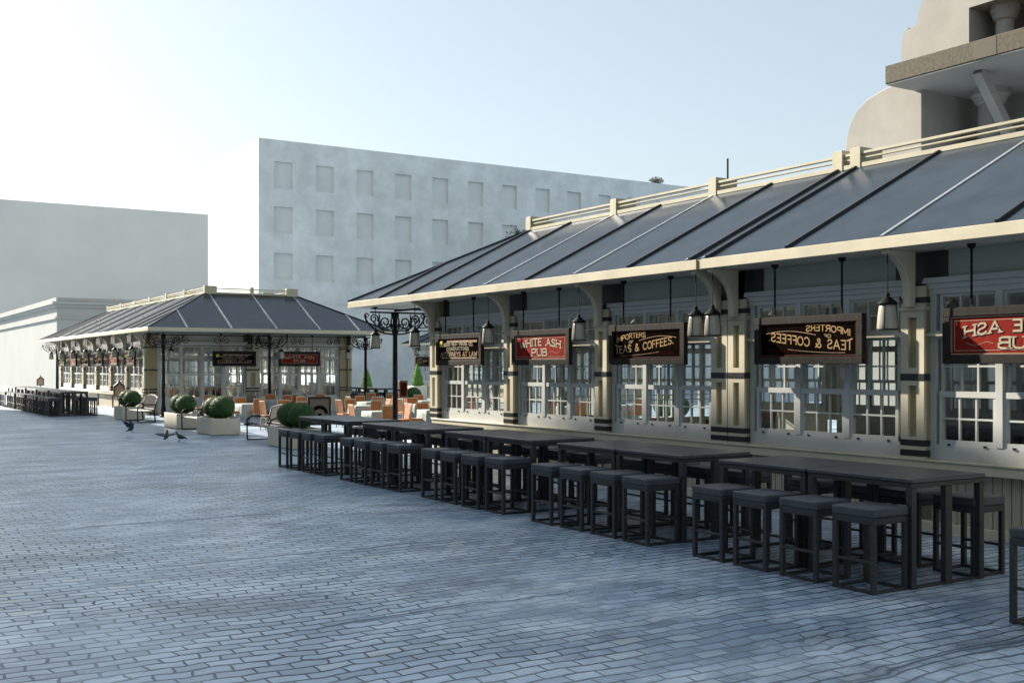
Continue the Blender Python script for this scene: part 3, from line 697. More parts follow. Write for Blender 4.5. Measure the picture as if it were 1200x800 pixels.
def make_table(label):
    root = thing('bar_table', (0, 0, 0), label, 'bar table', 'black bar tables'); O = (0, 0, 0)
    hx, hy = .56, .655
    t = MB(); t.box(-hx, hx, -hy, hy, 1.005, 1.045, 'tabletop'); t.build('tabletop', root, origin=O, bevel=.006)
    ap = MB(); i = .012
    ap.box(-hx + i, hx - i, -hy + i, -hy + .05, .955, 1.003, 'rattan'); ap.box(-hx + i, hx - i, hy - .05, hy - i, .955, 1.003, 'rattan')
    ap.box(-hx + i, -hx + .05, -hy + .052, hy - .052, .955, 1.003, 'rattan'); ap.box(hx - .05, hx - i, -hy + .052, hy - .052, .955, 1.003, 'rattan'); ap.build('apron', root, origin=O, bevel=.004)
    for sy in (-1, 1):
        for x in (-hx + .045, hx - .045):
            l = MB(); l.box(x - .036, x + .036, sy * (hy - .008), sy * (hy - .078), 0, .953, 'rattan'); l.build('leg', root, origin=O, bevel=.004)
        l = MB(); l.box(-.05, .05, sy * (hy - .008), sy * (hy - .07), 0, .953, 'rattan'); l.build('centre_leg', root, origin=O, bevel=.004)
        l = MB(); l.box(-hx + .083, -.052, sy * (hy - .018), sy * (hy - .06), .004, .03, 'rattan'); l.build('foot_rail', root, origin=O); l = MB(); l.box(.052, hx - .083, sy * (hy - .018), sy * (hy - .06), .004, .03, 'rattan'); l.build('foot_rail', root, origin=O)
    return root
stool0 = [None]; table0 = [None]
def put_stool(loc, rz, label, group):
    if stool0[0] is None:
        stool0[0] = make_stool(label); stool0[0].location = loc; stool0[0].rotation_euler = (0, 0, rz); stool0[0]['group'] = group
    else: copy_tree(stool0[0], loc, rz, label, group)
def put_table(loc, rz, label, group):
    if table0[0] is None:
        table0[0] = make_table(label); table0[0].location = loc; table0[0]['group'] = group
    else: copy_tree(table0[0], loc, rz, label, group)
SET = ['nearest', 'second nearest', 'third nearest', 'fourth nearest', 'fifth nearest', 'sixth nearest']
def bar_set(xf, yn, which, where, group, front=4, back=4, tables=2, flip=False):
    """two bar tables end to end with a row of four stools on each long side; yn = near end of the tables"""
    jit = lambda a: random.uniform(-a, a)
    for k in range(tables):
        put_table((xf + .80 + (.82 if flip else 0), yn + .66 + 1.33 * k, 0), 0, '%s black bar table of the %s set, %s' % (['right hand', 'left hand'][k], which, where), 'black bar tables ' + group)
    for k in range(front):
        put_stool((xf + jit(.015), yn + .30 + .668 * k + jit(.012), 0), jit(.025), '%s black stool from right, front row, %s table set, %s' % (ORD[k], which, where) if k else 'rightmost black stool, front row of the %s table set, %s' % (which, where), 'black bar stools ' + group)
    for k in range(back):
        put_stool((xf + 1.52 + jit(.015), yn + .30 + .668 * k + jit(.012), 0), jit(.025), '%s black stool from right, back row, %s table set, %s' % (ORD[k], which, where) if k else 'rightmost black stool, back row of the %s table set, %s' % (which, where), 'black bar stools ' + group)
for k in range(5): bar_set(8.46, 6.76 + 3.26 * k, SET[k], 'near hall', 'outside the near hall')
put_stool((8.52, 5.24, 0), 0, 'lone black bar stool cut by the right edge of the picture', 'black bar stools outside the near hall')
put_table((9.35, 4.9, 0), 0, 'black bar table behind the lone stool, cut by the right picture edge', 'black bar tables outside the near hall')
for k in range(5): bar_set(8.46, 50.0 + 3.26 * k, SET[k], 'far hall street side', 'far hall street side')
for k in range(3): bar_set(23.4, 50.3 + 3.26 * k, SET[k], 'behind far hall', 'far hall rear side')

# ------------------------------------------------------------------ topiary planters, benches
def leaf_ball_mesh(name, shape, n, size, mat_, seed):
    """many leaf-sized faces through the outer shell of a clipped bush"""
    rnd = random.Random(seed); m = MB()
    for i in range(n):
        p, nr = shape(rnd)
        t = Vector((rnd.gauss(0, 1), rnd.gauss(0, 1), rnd.gauss(0, 1))); a = nr.cross(t).normalized(); b = (nr * rnd.uniform(.2, .9) + a.cross(nr) * .8).normalized()
        s = size * rnd.uniform(.6, 1.3)
        m.add([p - a * s * .45, p + b * s * .5, p + a * s * .45, p + b * s * 1.3], [(0, 1, 3), (1, 2, 3)], mat_)
    return m
def ball_shape(rx, rz):
    def f(rnd):
        v = Vector((rnd.gauss(0, 1), rnd.gauss(0, 1), rnd.gauss(0, 1))).normalized(); k = rnd.uniform(.94, 1.0)
        return Vector((v.x * rx * k, v.y * rx * k, v.z * rz * k)), v
    return f
def ball(parent_name, loc, label, group, proto=[None]):
    if proto[0] is None:
        m = leaf_ball_mesh('topiary', ball_shape(.375, .345), 7000, .021, 'leaf', 3)
        prof = [(.355 * math.sin(math.pi * k / 10) + .001, -.325 * math.cos(math.pi * k / 10)) for k in range(11)]
        m.lathe(prof, (0, 0, 0), 'leaf', 18)
        m.lathe([(.03, -.5), (.028, -.25)], (0, 0, 0), 'trunk', 8)
        o = m.build('clipped_bush', origin=(0, 0, 0)); proto[0] = o
    else:
        o = proto[0].copy(); col.objects.link(o)
    o.location = loc; o.rotation_euler = (0, 0, random.uniform(0, 6)); s = random.uniform(.94, 1.06); o.scale = (s, s, s * random.uniform(.97, 1.05))
    tag(o, label, 'clipped bush', group); return o
def planter(x0, x1, y0, y1, label, h=.52):
    root = thing('planter_box', ((x0 + x1) / 2, (y0 + y1) / 2, 0), label, 'planter', 'cream box planters')
    b = MB(); t = .05
    b.box(x0, x0 + t, y0, y1, 0.02, h, 'planter'); b.box(x1 - t, x1, y0, y1, .02, h, 'planter'); b.box(x0 + t, x1 - t, y0, y0 + t, .02, h, 'planter'); b.box(x0 + t, x1 - t, y1 - t, y1, .02, h, 'planter')
    b.box(x0 + .04, x1 - .04, y0 + .04, y1 - .04, 0, .02, 'planter'); b.build('box', root, bevel=.006)
    s = MB(); s.box(x0 + t, x1 - t, y0 + t, y1 - t, h - .1, h - .05, 'soil'); s.build('soil', root)
PL = [(10.12, 11.0, 45.0, 46.5, 'cream planter box farthest along, beside the far hall corner'), (10.2, 11.05, 37.5, 39.1, 'middle cream planter box with two clipped bushes before the café'),
      (10.15, 11.05, 33.4, 35.0, 'large cream planter box nearest the pigeons, front corner of the café'), (10.15, 11.0, 26.6, 28.4, 'cream planter box standing behind the farthest bar stools of the near hall')]
GB = 'clipped round box bushes'
for i, (a, b, c, d, lb) in enumerate(PL):
    planter(a, b, c, d, lb)
    w = ['the farthest planter box', 'the middle planter box', 'the planter box nearest the pigeons', 'the planter box behind the stools'][i]
    ball('', ((a + b) / 2, (c + d) / 2 + .34, .84), 'dark green clipped round bush, far end of ' + w, GB)
    ball('', ((a + b) / 2 + .02, (c + d) / 2 - .34, .84), 'dark green clipped round bush, near end of ' + w, GB)
planter(22.3, 23.2, 44.2, 45.0, 'cream planter box beyond the near iron post, right of the café')
ball('', (22.75, 44.6, .82), 'dark round bush seen just right of the near iron post', GB)
planter(22.5, 23.4, 26.2, 27.8, 'cream planter box behind the near hall, seen through its windows')
ball('', (22.95, 27.3, .85), 'left round bush seen through the near hall window under the tea sign', GB)
ball('', (22.97, 26.7, .85), 'right round bush seen through the near hall window under the tea sign', GB)
planter(23.6, 24.5, 33.8, 35.2, 'cream planter box behind the near hall, seen through its far windows')
ball('', (24.05, 34.5, .85), 'round bush seen through the near hall window under the red sign', GB)

def cone_bush(loc, h, label, proto=[None]):
    if proto[0] is None:
        def f(rnd):
            z = 1 - math.sqrt(rnd.random()); a = rnd.uniform(0, 6.283); r = .30 * (1 - z) ** .8 * rnd.uniform(.8, 1.0) + .02
            return Vector((r * math.cos(a), r * math.sin(a), z)), Vector((math.cos(a), math.sin(a), .35)).normalized()
        m = leaf_ball_mesh('cone', f, 3000, .032, 'leafbright', 5)
        m.lathe([(.05, -.12), (.28, .0), (.22, .3), (.14, .6), (.01, .94)], (0, 0, 0), 'leafbright', 14)
        proto[0] = m.build('cone_topiary', origin=(0, 0, 0)); o = proto[0]
    else: o = proto[0].copy(); col.objects.link(o)
    o.location = loc; o.scale = (h * .95, h * .95, h); tag(o, label, 'clipped bush', 'bright green cone bushes')
planter(24.9, 25.7, 60.1, 60.9, 'cream planter box with a bright cone bush behind the far hall', .7)
cone_bush((25.9, 56.5, .98), 1.15, 'bright green cone bush right of the far hall end wall')
planter(25.5, 26.3, 56.1, 56.9, 'cream planter box under the bright cone bush beside the far hall', .95)
cone_bush((31.2, 60.6, 1.0), 1.35, 'bright green cone bush beside the near hall corner pillar')
planter(30.75, 31.65, 60.15, 61.05, 'cream planter box under the cone bush beside the near hall corner', .95)

def make_bench(label):
    """faces -X locally, 1.9 m long along Y"""
    root = thing('park_bench', (0, 0, 0), label, 'bench', 'slatted benches between the planters'); O = (0, 0, 0)
    L = .95
    s = MB()
    for k in range(5): s.box(-.30 + k * .115, -.30 + k * .115 + .095, -L, L, .425, .45, 'bench')
    s.build('seat', root, origin=O, bevel=.004)
    b = MB()
    lean = lambda t: .30 + .16 * t
    n = 22
    for k in range(n):
        y = -L + .06 + (2 * L - .12) * k / (n - 1)
        h = .92 + .10 * math.sin(math.pi * k / (n - 1))
        b.tube([(.29, y, .46), (.29 + (h - .46) * .28, y, h)], .017, 'bench', 4)
    b.tube([(.29 + (.46 + .10 * math.sin(math.pi * k / 16)) * .28, -L + 2 * L * k / 16, .92 + .10 * math.sin(math.pi * k / 16)) for k in range(17)], .026, 'bench', 6)
    b.tube([(.30, -L, .5), (.30, L, .5)], .022, 'bench', 6)
    b.build('backrest', root, origin=O)
    for y in (-L + .02, L - .02):
        a = MB()
        a.tube([(.33, y, .02), (.28, y, .45), (.42, y, .94)], .026, 'iron', 8, Vector((0, 1, 0)))
        a.tube([(-.32, y, .02), (-.33, y, .45), (-.33, y, .56), (-.28, y, .65), (-.18, y, .69), (.0, y, .68), (.34, y, .67)], .022, 'iron', 8, Vector((0, 1, 0)))
        a.tube([(-.33, y, .43), (.28, y, .43)], .02, 'iron', 8); a.tube([(-.32, y, .025), (.33, y, .025)], .02, 'iron', 8)
        a.build('end_frame', root, origin=O, smooth=True)
    return root
b0 = make_bench('dark slatted bench with looped arms behind the farthest bar stools'); b0.location = (10.72, 29.9, 0)
copy_tree(b0, (10.6, 36.2, 0), 0, 'dark slatted bench between the two middle planter boxes')
copy_tree(b0, (10.45, 43.5, 0), 0, 'dark slatted bench beside the farthest planter box, before the far hall corner')
copy_tree(b0, (24.6, 44.4, 0), R(180), 'dark bench beyond the near iron post, right of a round bush')

# ------------------------------------------------------------------ café tables and chairs
def make_chair(label):
    """faces +X locally"""
    root = thing('cafe_chair', (0, 0, 0), label, 'chair', 'orange café chairs'); O = (0, 0, 0)
    s = MB(); s.box(-.21, .21, -.22, .22, .43, .49, 'orange'); s.build('seat', root, origin=O, bevel=.012)
    b = MB(); b.prism([(-.19, .50), (-.15, .50), (-.23, .93), (-.27, .93)], lambda u, v, w: (u, w, v), -.19, .19, 'orange'); b.build('backrest', root, origin=O, bevel=.008)
    f = MB()
    for y in (-.21, .21): f.tube([(-.23, y, 0), (-.18, y, .46), (-.26, y, .96)], .02, 'paleframe', 6, Vector((0, 1, 0)))
    f.tube([(-.26, -.21, .955), (-.26, .21, .955)], .02, 'paleframe', 6)
    f.box(-.2, .2, -.21, .21, .40, .428, 'paleframe'); f.build('frame', root, origin=O)
    for y in (-.19, .19):
        l = MB(); l.tube([(.19, y, .42), (.2, y, 0)], .018, 'paleframe', 6); l.build('leg', root, origin=O)
    return root
def make_cafe_table(label):
    root = thing('cafe_table', (0, 0, 0), label, 'café table', 'white clothed café tables'); O = (0, 0, 0)
    c = MB(); n = 40
    def rim(t):
        a = 2 * math.pi * t; x, y = math.cos(a), math.sin(a); k = max(abs(x), abs(y)); k = (k ** .75); return x / k, y / k
    vs = []; prof = [(.02, .752), (.43, .752), (.452, .742), (.46, .6), (.475, .45), (.49, .30)]
    for j, (r, z) in enumerate(prof):
        for i in range(n):
            x, y = rim(i / n); rr = r + (.018 * math.sin(i * 2 * math.pi / n * 10) * max(0, j - 2) / 3)
            vs.append((x * rr, y * rr, z))
    fs = [(j * n + i, j * n + (i + 1) % n, (j + 1) * n + (i + 1) % n, (j + 1) * n + i) for j in range(len(prof) - 1) for i in range(n)] + [tuple(range(n))]
    c.add(vs, fs, 'cloth'); c.build('tablecloth', root, origin=O, smooth=True)
    l = MB(); l.lathe([(.28, 0), (.27, .02), (.05, .05), (.035, .1), (.035, .735)], (0, 0, 0), 'iron', 14); l.build('pedestal', root, origin=O)
    return root
chair0 = [None]; ct0 = [None]
def put_chair(loc, rz, label):
    if chair0[0] is None: chair0[0] = make_chair(label); chair0[0].location = loc; chair0[0].rotation_euler = (0, 0, rz)
    else: copy_tree(chair0[0], loc, rz, label)
def put_ctable(loc, label):
    if ct0[0] is None: ct0[0] = make_cafe_table(label); ct0[0].location = loc
    else: copy_tree(ct0[0], loc, random.uniform(-.1, .1), label)
rows = [(31.0, [14.4, 16.6, 18.9, 21.6, 24.2], 'nearest'), (35.6, [13.6, 16.0, 18.5, 20.9], 'second'), (39.4, [13.4, 15.9, 18.3, 20.8], 'third'), (43.4, [13.5, 15.8, 18.2, 20.6], 'farthest')]
for yy, xs, rn in rows:
    for i, x in enumerate(xs):
        nm = ['leftmost', 'second', 'third', 'fourth', 'fifth'][i]
        y = yy + random.uniform(-.3, .3); x += random.uniform(-.15, .15)
        put_ctable((x, y, 0), '%s white clothed table in the %s café row' % (nm, rn) if i == 0 else '%s white clothed table from the left in the %s café row' % (nm, rn))
        for a, side in ((0, 'right'), (90, 'back'), (180, 'left'), (270, 'front')):
            if random.random() < .12: continue
            rr = random.uniform(.62, .74); aa = R(a + random.uniform(-9, 9))
            put_chair((x + rr * math.cos(aa), y + rr * math.sin(aa), 0), aa + math.pi + R(random.uniform(-8, 8)), 'orange chair on the %s side of the %s table, %s café row' % (side, nm, rn))

for i, (x, y) in enumerate(((14.2, 15.2), (16.8, 17.6), (19.2, 19.6), (14.0, 20.2))):     # inside the near hall
    nm = ['nearest', 'second nearest', 'third nearest', 'farthest'][i]
    put_ctable((x, y, .03), '%s clothed table inside the near hall behind its windows' % nm)
    for a, side in ((20, 'back'), (200, 'street')):
        put_chair((x + .7 * math.cos(R(a)), y + .7 * math.sin(R(a)), .03), R(a) + math.pi, 'orange chair on the %s side of the %s table inside the near hall' % (side, nm))
# menu boards
def menu_board(loc, rz, label):
    root = thing('menu_board', loc, label, 'menu board'); O = (0, 0, 0)
    def make(name, sg):
        b = MB(); f = lambda u, v, w: (u, sg * (.28 * (1 - v / 1.15) + w), v)
        def q(u0, u1, v0, v1, w0, w1, m): b.prism([(u0, v0), (u1, v0), (u1, v1), (u0, v1)], f, w0, w1, m)
        q(-.36, -.30, 0, 1.15, 0, .04, 'signframe'); q(.30, .36, 0, 1.15, 0, .04, 'signframe'); q(-.30, .30, 1.08, 1.15, 0, .04, 'signframe'); q(-.30, .30, .25, .32, 0, .04, 'signframe')
        q(-.30, .30, .32, 1.08, .01, .03, 'counter')
        pts = [(.26 * math.cos(a), .62 + .26 * math.sin(a)) for a in [math.pi * k / 14 for k in range(15)]]; pin = [(.16 * math.cos(a), .62 + .14 * math.sin(a)) for a in [math.pi * k / 14 for k in range(14, -1, -1)]]
        b.prism(pts + pin, f, 03e-2, .036, 'signblack')
        q(-.05, .05, .34, .62, .03, .037, 'signblack'); q(-.26, .26, .36, .40, .03, .035, 'signblack')
        return b.build(name, root, origin=O)
    make('front_leaf', -1); make('back_leaf', 1); root.rotation_euler = (0, 0, rz)
menu_board((13.57, 33.2, 0), R(-18), 'folding menu board with dark arch motif standing among the café tables')
def notice(loc, label):
    root = thing('notice_stand', loc, label, 'notice stand', 'pointed wooden notice stands'); O = (0, 0, 0)
    p = MB(); p.box(-.03, .03, -.03, .03, .03, .85, 'brown'); p.box(-.2, .2, -.2, .2, 0, .03, 'brown'); p.build('stand', root, origin=O)
    b = MB(); poly = [(-.24, .85), (.24, .85), (.24, 1.3), (.14, 1.38), (.05, 1.46), (0, 1.6), (-.05, 1.46), (-.14, 1.38), (-.24, 1.3)]
    b.prism(poly, lambda u, v, w: (u, w, v), -.035, .035, 'brown'); b.prism([(p_[0] * .72, .9 + (p_[1] - .85) * .72) for p_ in poly], lambda u, v, w: (u, w, v), -.045, -.034, 'tan'); b.build('board', root, origin=O, bevel=.004)
notice((10.75, 48.4, 0), 'brown pointed notice stand behind the farthest planter box')
notice((12.7, 80.5, 0), 'small brown pointed notice stand far behind the bar stools at left')

mc = thing('menu_case', (12.44, 24.95, 1.3), 'dark brown menu case fixed to the near black iron post', 'menu case')
m = MB(); m.box(12.33, 12.56, 24.92, 24.99, 1.32, 1.76, 'brown'); m.build('case', mc, bevel=.008)
m = MB(); m.box(12.36, 12.53, 24.912, 24.918, 1.37, 1.71, 'signedge'); m.build('panel', mc)
m = MB(); m.box(12.27, 12.33, 24.94, 24.97, 1.5, 1.54, 'iron'); m.build('arm', mc)

# ------------------------------------------------------------------ pigeons
def pigeon(loc, rz, wings, label, pitch=0.0):
    m = MB()
    prof = [(-.17, .0, .012, .035), (-.12, .0, .016, .034), (-.08, .005, .03, .036), (-.03, .008, .05, .05), (.03, .012, .056, .054), (.075, .03, .045, .047), (.10, .062, .03, .03), (.118, .092, .025, .025), (.14, .10, .022, .022), (.155, .096, .01, .01), (.178, .088, .003, .003)]
    n = 12; vs = []
    for x, z, rz_, ry in prof:
        for k in range(n):
            a = 2 * math.pi * k / n; vs.append((x, ry * math.cos(a), z + rz_ * math.sin(a)))
    fs = [(j * n + k, j * n + (k + 1) % n, (j + 1) * n + (k + 1) % n, (j + 1) * n + k) for j in range(len(prof) - 1) for k in range(n)] + [tuple(range(n)), tuple((len(prof) - 1) * n + k for k in range(n - 1, -1, -1))]
    m.add(vs, fs, 'pigeon')
    for sg in (-1, 1):
        if wings == 0:
            pts = [(.07, .048, .03), (.04, .062, .02), (-.06, .05, .02), (-.15, .02, .005)]
            m.tube([(x, sg * y, z) for x, y, z in pts], [.014, .024, .024, .008], 'pigeon', 6)
        else:
            out = [(.05, .04), (.09, .10), (.075, .17), (.03, .24), (-.02, .27), (-.035, .22), (-.06, .19), (-.06, .14), (-.085, .11), (-.07, .04)]
            up = math.sin(wings); co = math.cos(wings)
            f = lambda u, v, w: (u - .25 * v * (1 if wings > .7 else .2), sg * (v * co), .03 + v * up + w)
            m.prism(out, f, -.006, .006, 'pigeon')
        m.tube([(.01, sg * .022, -.03), (.015, sg * .022, -.105)], .006, 'pigeon', 5); m.tube([(.0, sg * .022, -.105), (.045, sg * .022, -.105)], .005, 'pigeon', 5)
    o = m.build('pigeon', origin=(0, 0, 0))
    md = o.modifiers.new('remesh', 'REMESH'); md.mode = 'VOXEL'; md.voxel_size = .0055; md.use_smooth_shade = True
    dg = bpy.context.evaluated_depsgraph_get(); me = bpy.data.meshes.new_from_object(o.evaluated_get(dg)); o.modifiers.clear(); o.data = me
    if not me.materials: me.materials.append(M['pigeon'])
    o.location = loc; o.rotation_euler = (0, pitch, rz); o.scale = (1.15, 1.15, 1.15)
    tag(o, label, 'pigeon', 'pigeons on the cobbles')
pigeon((8.1, 34.9, .2), R(-60), 1.1, 'dark pigeon with both wings raised, landing left of the other two', R(-22))
pigeon((8.2, 31.2, .16), R(60), .18, 'dark pigeon with wings spread wide, middle one of three on the cobbles', R(-20))
pigeon((8.62, 31.3, .123), R(140), 0, 'dark pigeon standing with folded wings, right of the two flapping ones', R(-12))

# ------------------------------------------------------------------ inside the near hall
def counter(x, y0, y1, label):
    root = thing('bar_counter', (x, (y0 + y1) / 2, .03), label, 'counter')
    t = MB(); t.box(x - .4, x + .4, y0 - .05, y1 + .05, 1.06, 1.12, 'counter'); t.build('counter_top', root, bevel=.006)
    b = MB(); b.box(x - .3, x + .3, y0, y1, .032, 1.058, 'darkpanel')
    n = int((y1 - y0) / .14)
    for k in range(n): b.box(x - .33, x - .302, y0 + k * .14 + .01, y0 + k * .14 + .13, .035, 1.05, 'counter')
    b.build('slatted_front', root)
counter(16.2, 3.5, 11.8, 'dark slatted counter inside the near hall behind the mirror written signs')
counter(16.6, 54, 66, 'dark slatted counter inside the far hall behind its windows')

# ------------------------------------------------------------------ background buildings
def block(name, label, x0, x1, y0, y1, h, wall, wins=None, cat='building', course=None):
    root = thing(name, ((x0 + x1) / 2, (y0 + y1) / 2, 0), label, cat)
    w = MB()
    if wins:
        xs, ww, zs, wh, dep = wins
        gx = sorted({x0, x1} | {x for a in xs for x in (a, a + ww)}); gz = sorted({0, h} | {z for a in zs for z in (a, a + wh)})
        wx = {round(a, 3) for a in xs}; wz = {round(a, 3) for a in zs}
        for i in range(len(gx) - 1):
            for j in range(len(gz) - 1):
                if round(gx[i], 3) in wx and round(gz[j], 3) in wz: continue
                w.add([(gx[i], y0, gz[j]), (gx[i + 1], y0, gz[j]), (gx[i + 1], y0, gz[j + 1]), (gx[i], y0, gz[j + 1])], [(0, 1, 2, 3)], wall)
        w.add([(x0, y0, 0), (x0, y1, 0), (x0, y1, h), (x0, y0, h)], [(0, 1, 2, 3)], wall); w.add([(x1, y0, 0), (x1, y1, 0), (x1, y1, h), (x1, y0, h)], [(3, 2, 1, 0)], wall)
        w.add([(x0, y1, 0), (x1, y1, 0), (x1, y1, h), (x0, y1, h)], [(3, 2, 1, 0)], wall); w.add([(x0, y0, h), (x1, y0, h), (x1, y1, h), (x0, y1, h)], [(0, 1, 2, 3)], wall)
    else: w.box(x0, x1, y0, y1, 0, h, wall)
    w.build('wall', root)
    if wins:
        for a in xs:
            for z in zs:
                p = MB(); d = dep
                p.add([(a, y0 + d, z), (a + ww, y0 + d, z), (a + ww, y0 + d, z + wh), (a, y0 + d, z + wh)], [(0, 1, 2, 3)], 'blind')
                p.add([(a, y0, z), (a, y0 + d, z), (a, y0 + d, z + wh), (a, y0, z + wh)], [(0, 1, 2, 3)], wall); p.add([(a + ww, y0, z), (a + ww, y0 + d, z), (a + ww, y0 + d, z + wh), (a + ww, y0, z + wh)], [(3, 2, 1, 0)], wall)
                p.add([(a, y0, z + wh), (a, y0 + d, z + wh), (a + ww, y0 + d, z + wh), (a + ww, y0, z + wh)], [(0, 1, 2, 3)], wall); p.add([(a, y0, z), (a, y0 + d, z), (a + ww, y0 + d, z), (a + ww, y0, z)], [(3, 2, 1, 0)], wall)
                p.build('blind_window', root)
    if course:
        for zc in course:
            c = MB(); c.box(x0 - .06, x1 + .06, y0 - .06, y0 - .003, zc, zc + .22, wall); c.build('string_course', root)
    return root
block('plain_building', 'pale rendered block with three rows of blind square windows, behind the halls', 29.0, 92.0, 83.3, 96.5, 20.0, 'plaster',
      ([30.25 + 3.52 * i for i in range(17)], 1.55, [9.0, 12.65, 16.2], 2.1, .26), course=[7.2])
block('plain_building', 'plain grey windowless block filling the left skyline', 17.3, 62, 145, 160, 22.3, 'plaster3')
lw = block('low_building', 'low white building with a stepped cornice at far left', 16.4, 27.5, 96, 134, 7.0, 'plaster2')
c = MB(); c.box(16.25, 27.65, 95.85, 134.15, 6.05, 6.2, 'plaster2'); c.box(16.2, 27.7, 95.8, 134.2, 7.0, 7.25, 'plaster2'); c.box(16.0, 27.9, 95.6, 134.4, 7.25, 7.45, 'plaster2'); c.box(16.35, 27.5, 95.95, 134, 7.45, 7.8, 'plaster2'); c.build('cornice', lw)

# unseen house added at frame left, roofline shaped to shade the square
tr = thing('shade_casting_house', (-14, 66, 0), 'unseen tall pale house added left of the picture, roofline shaped to shade the square', 'building')
m = MB(); prof = [(-30, 0), (5.8, 0), (5.8, 8.0), (2.9, 12.3), (.6, 16.6), (-.35, 19.4), (-1.9, 23.0), (-2.5, 24.6), (-3.5, 27.6), (-4.5, 29.4), (-6, 30.3), (-8, 32.5), (-30, 32.5)]
m.prism(prof, lambda u, v, w: (u, w, v), 60, 65, 'plaster2'); m.build('wall', tr)
for i in range(8):
    for z in (1.0, 4.6, 8.2, 11.8):
        p = MB(); x = -1.2 - i * 3.4; p.box(x, x + 1.5, 59.9, 59.997, z, z + 2.2, 'blind'); p.box(x - .1, x + 1.6, 59.85, 59.997, z - .12, z - .005, 'plaster2'); p.build('window', tr)

def terrace(y0, y1, h, label):
    # unseen west side of the square, added to keep low sky off the hall
    root = thing('sky_blocking_house', (-22, (y0 + y1) / 2, 0), label, 'building')
    m = MB(); m.prism([(-30, 0), (-14, 0), (-14, h), (-16, h + 3), (-30, h + 3)], lambda u, v, w: (u, v, w) if False else (u, w, v), y0, y1, 'plaster3'); m.build('wall', root)
    for i in range(int((y1 - y0 - 2) / 3.4)):
        for z in (1.0, 5.2, 9.2, 13.0):
            if z + 2.4 > h: continue
            p = MB(); y = y0 + 1.6 + i * 3.4; p.box(-13.997, -13.9, y, y + 1.4, z, z + 2.2, 'blind'); p.build('window', root)
terrace(-45, -12, 18, 'unseen tall grey terrace house nearest the camera, added to block sky light')
terrace(-11.9, 22, 20, 'unseen tall grey terrace house in the middle, added to block sky light')
terrace(22.1, 56, 18.5, 'unseen tall grey terrace house farthest along, added to block sky light')

# church
ch = thing('church', (34, 18, 0), 'white stone church with curved wing wall and overhanging stone portico slab', 'church')
m = MB(); prof = [(24.1, 0), (27.4, 0), (27.4, 9.6), (27.36, 10.3), (27.2, 10.83), (26.9, 11.27), (26.4, 11.6), (25.9, 11.75), (25.5, 11.85), (24.6, 11.9), (24.1, 11.9)]
m.prism(prof, lambda u, v, w: (w, u, v), 31.5, 36.5, 'church'); m.build('wing_wall', ch, bevel=.03)
m = MB(); m.box(34.7, 35.2, -8, 24.1, 0, 17, 'church'); m.build('portico_wall', ch)
m = MB(); m.box(30.0, 37.0, -8, 24.4, 11.5, 12.1, 'slab'); m.build('portico_slab', ch, bevel=.02); m = MB(); m.box(30.03, 36.4, -7.9, 24.37, 11.46, 11.497, 'church'); m.build('portico_soffit', ch)
for a, b in ((20.3, 21.1), (17.4, 19.2), (14.6, 16.9)):
    m = MB(); m.box(29.993, 29.999, a, b, 11.52, 12.08, 'slabdark'); m.build('slab_facing', ch)
m = MB(); prof = [(22.3, 12.105), (24.95, 12.105), (24.92, 13.2), (24.85, 13.5), (24.7, 13.72), (24.62, 13.62), (24.4, 13.66), (24.3, 13.78), (24.22, 14.15), (24.05, 14.45), (23.6, 14.9), (22.8, 15.5), (22.3, 15.75)]
m.prism(prof, lambda u, v, w: (w, u, v), 31.5, 36.4, 'church'); m.box(31.5, 33, -8, 22.3, 13.72, 15.75, 'church'); m.build('gable_wall', ch)
m = MB(); prof = [(-8, 15.76), (22.2, 15.76), (22.0, 16.6), (20.5, 18.2), (18, 19.6), (-8, 20)]; m.prism(prof, lambda u, v, w: (w, u, v), 32.0, 36.4, 'church'); m.build('upper_gable', ch)
def church_col(x, y, z0, z1, r):
    m = MB(); m.lathe([(r * 1.4, 0), (r * 1.4, .15), (r * 1.1, .3), (r, .35), (r * .92, z1 - z0 - .5), (r * 1.15, z1 - z0 - .45), (r * 1.3, z1 - z0 - .3), (r * 1.5, z1 - z0 - .2), (r * 1.5, z1 - z0)], (x, y, z0), 'church', 24)
    m.build('column', ch)
for y in (22.9, 18.0, 13.1, 8.2): church_col(33.5, y, 0, 11.455, .42)
for y in (21.55, 17.2, 12.8, 8.4): church_col(32.3, y, 12.105, 13.715, .30)
for y in (21.6, 16.7, 11.8):
    m = MB(); a = Vector((31.0, y, 11.45)); b = Vector((34.72, y - .0, 7.2))
    m.tube([a, b], .22, 'church', 4, Vector((0, 1, 0))); m.build('brace', ch)

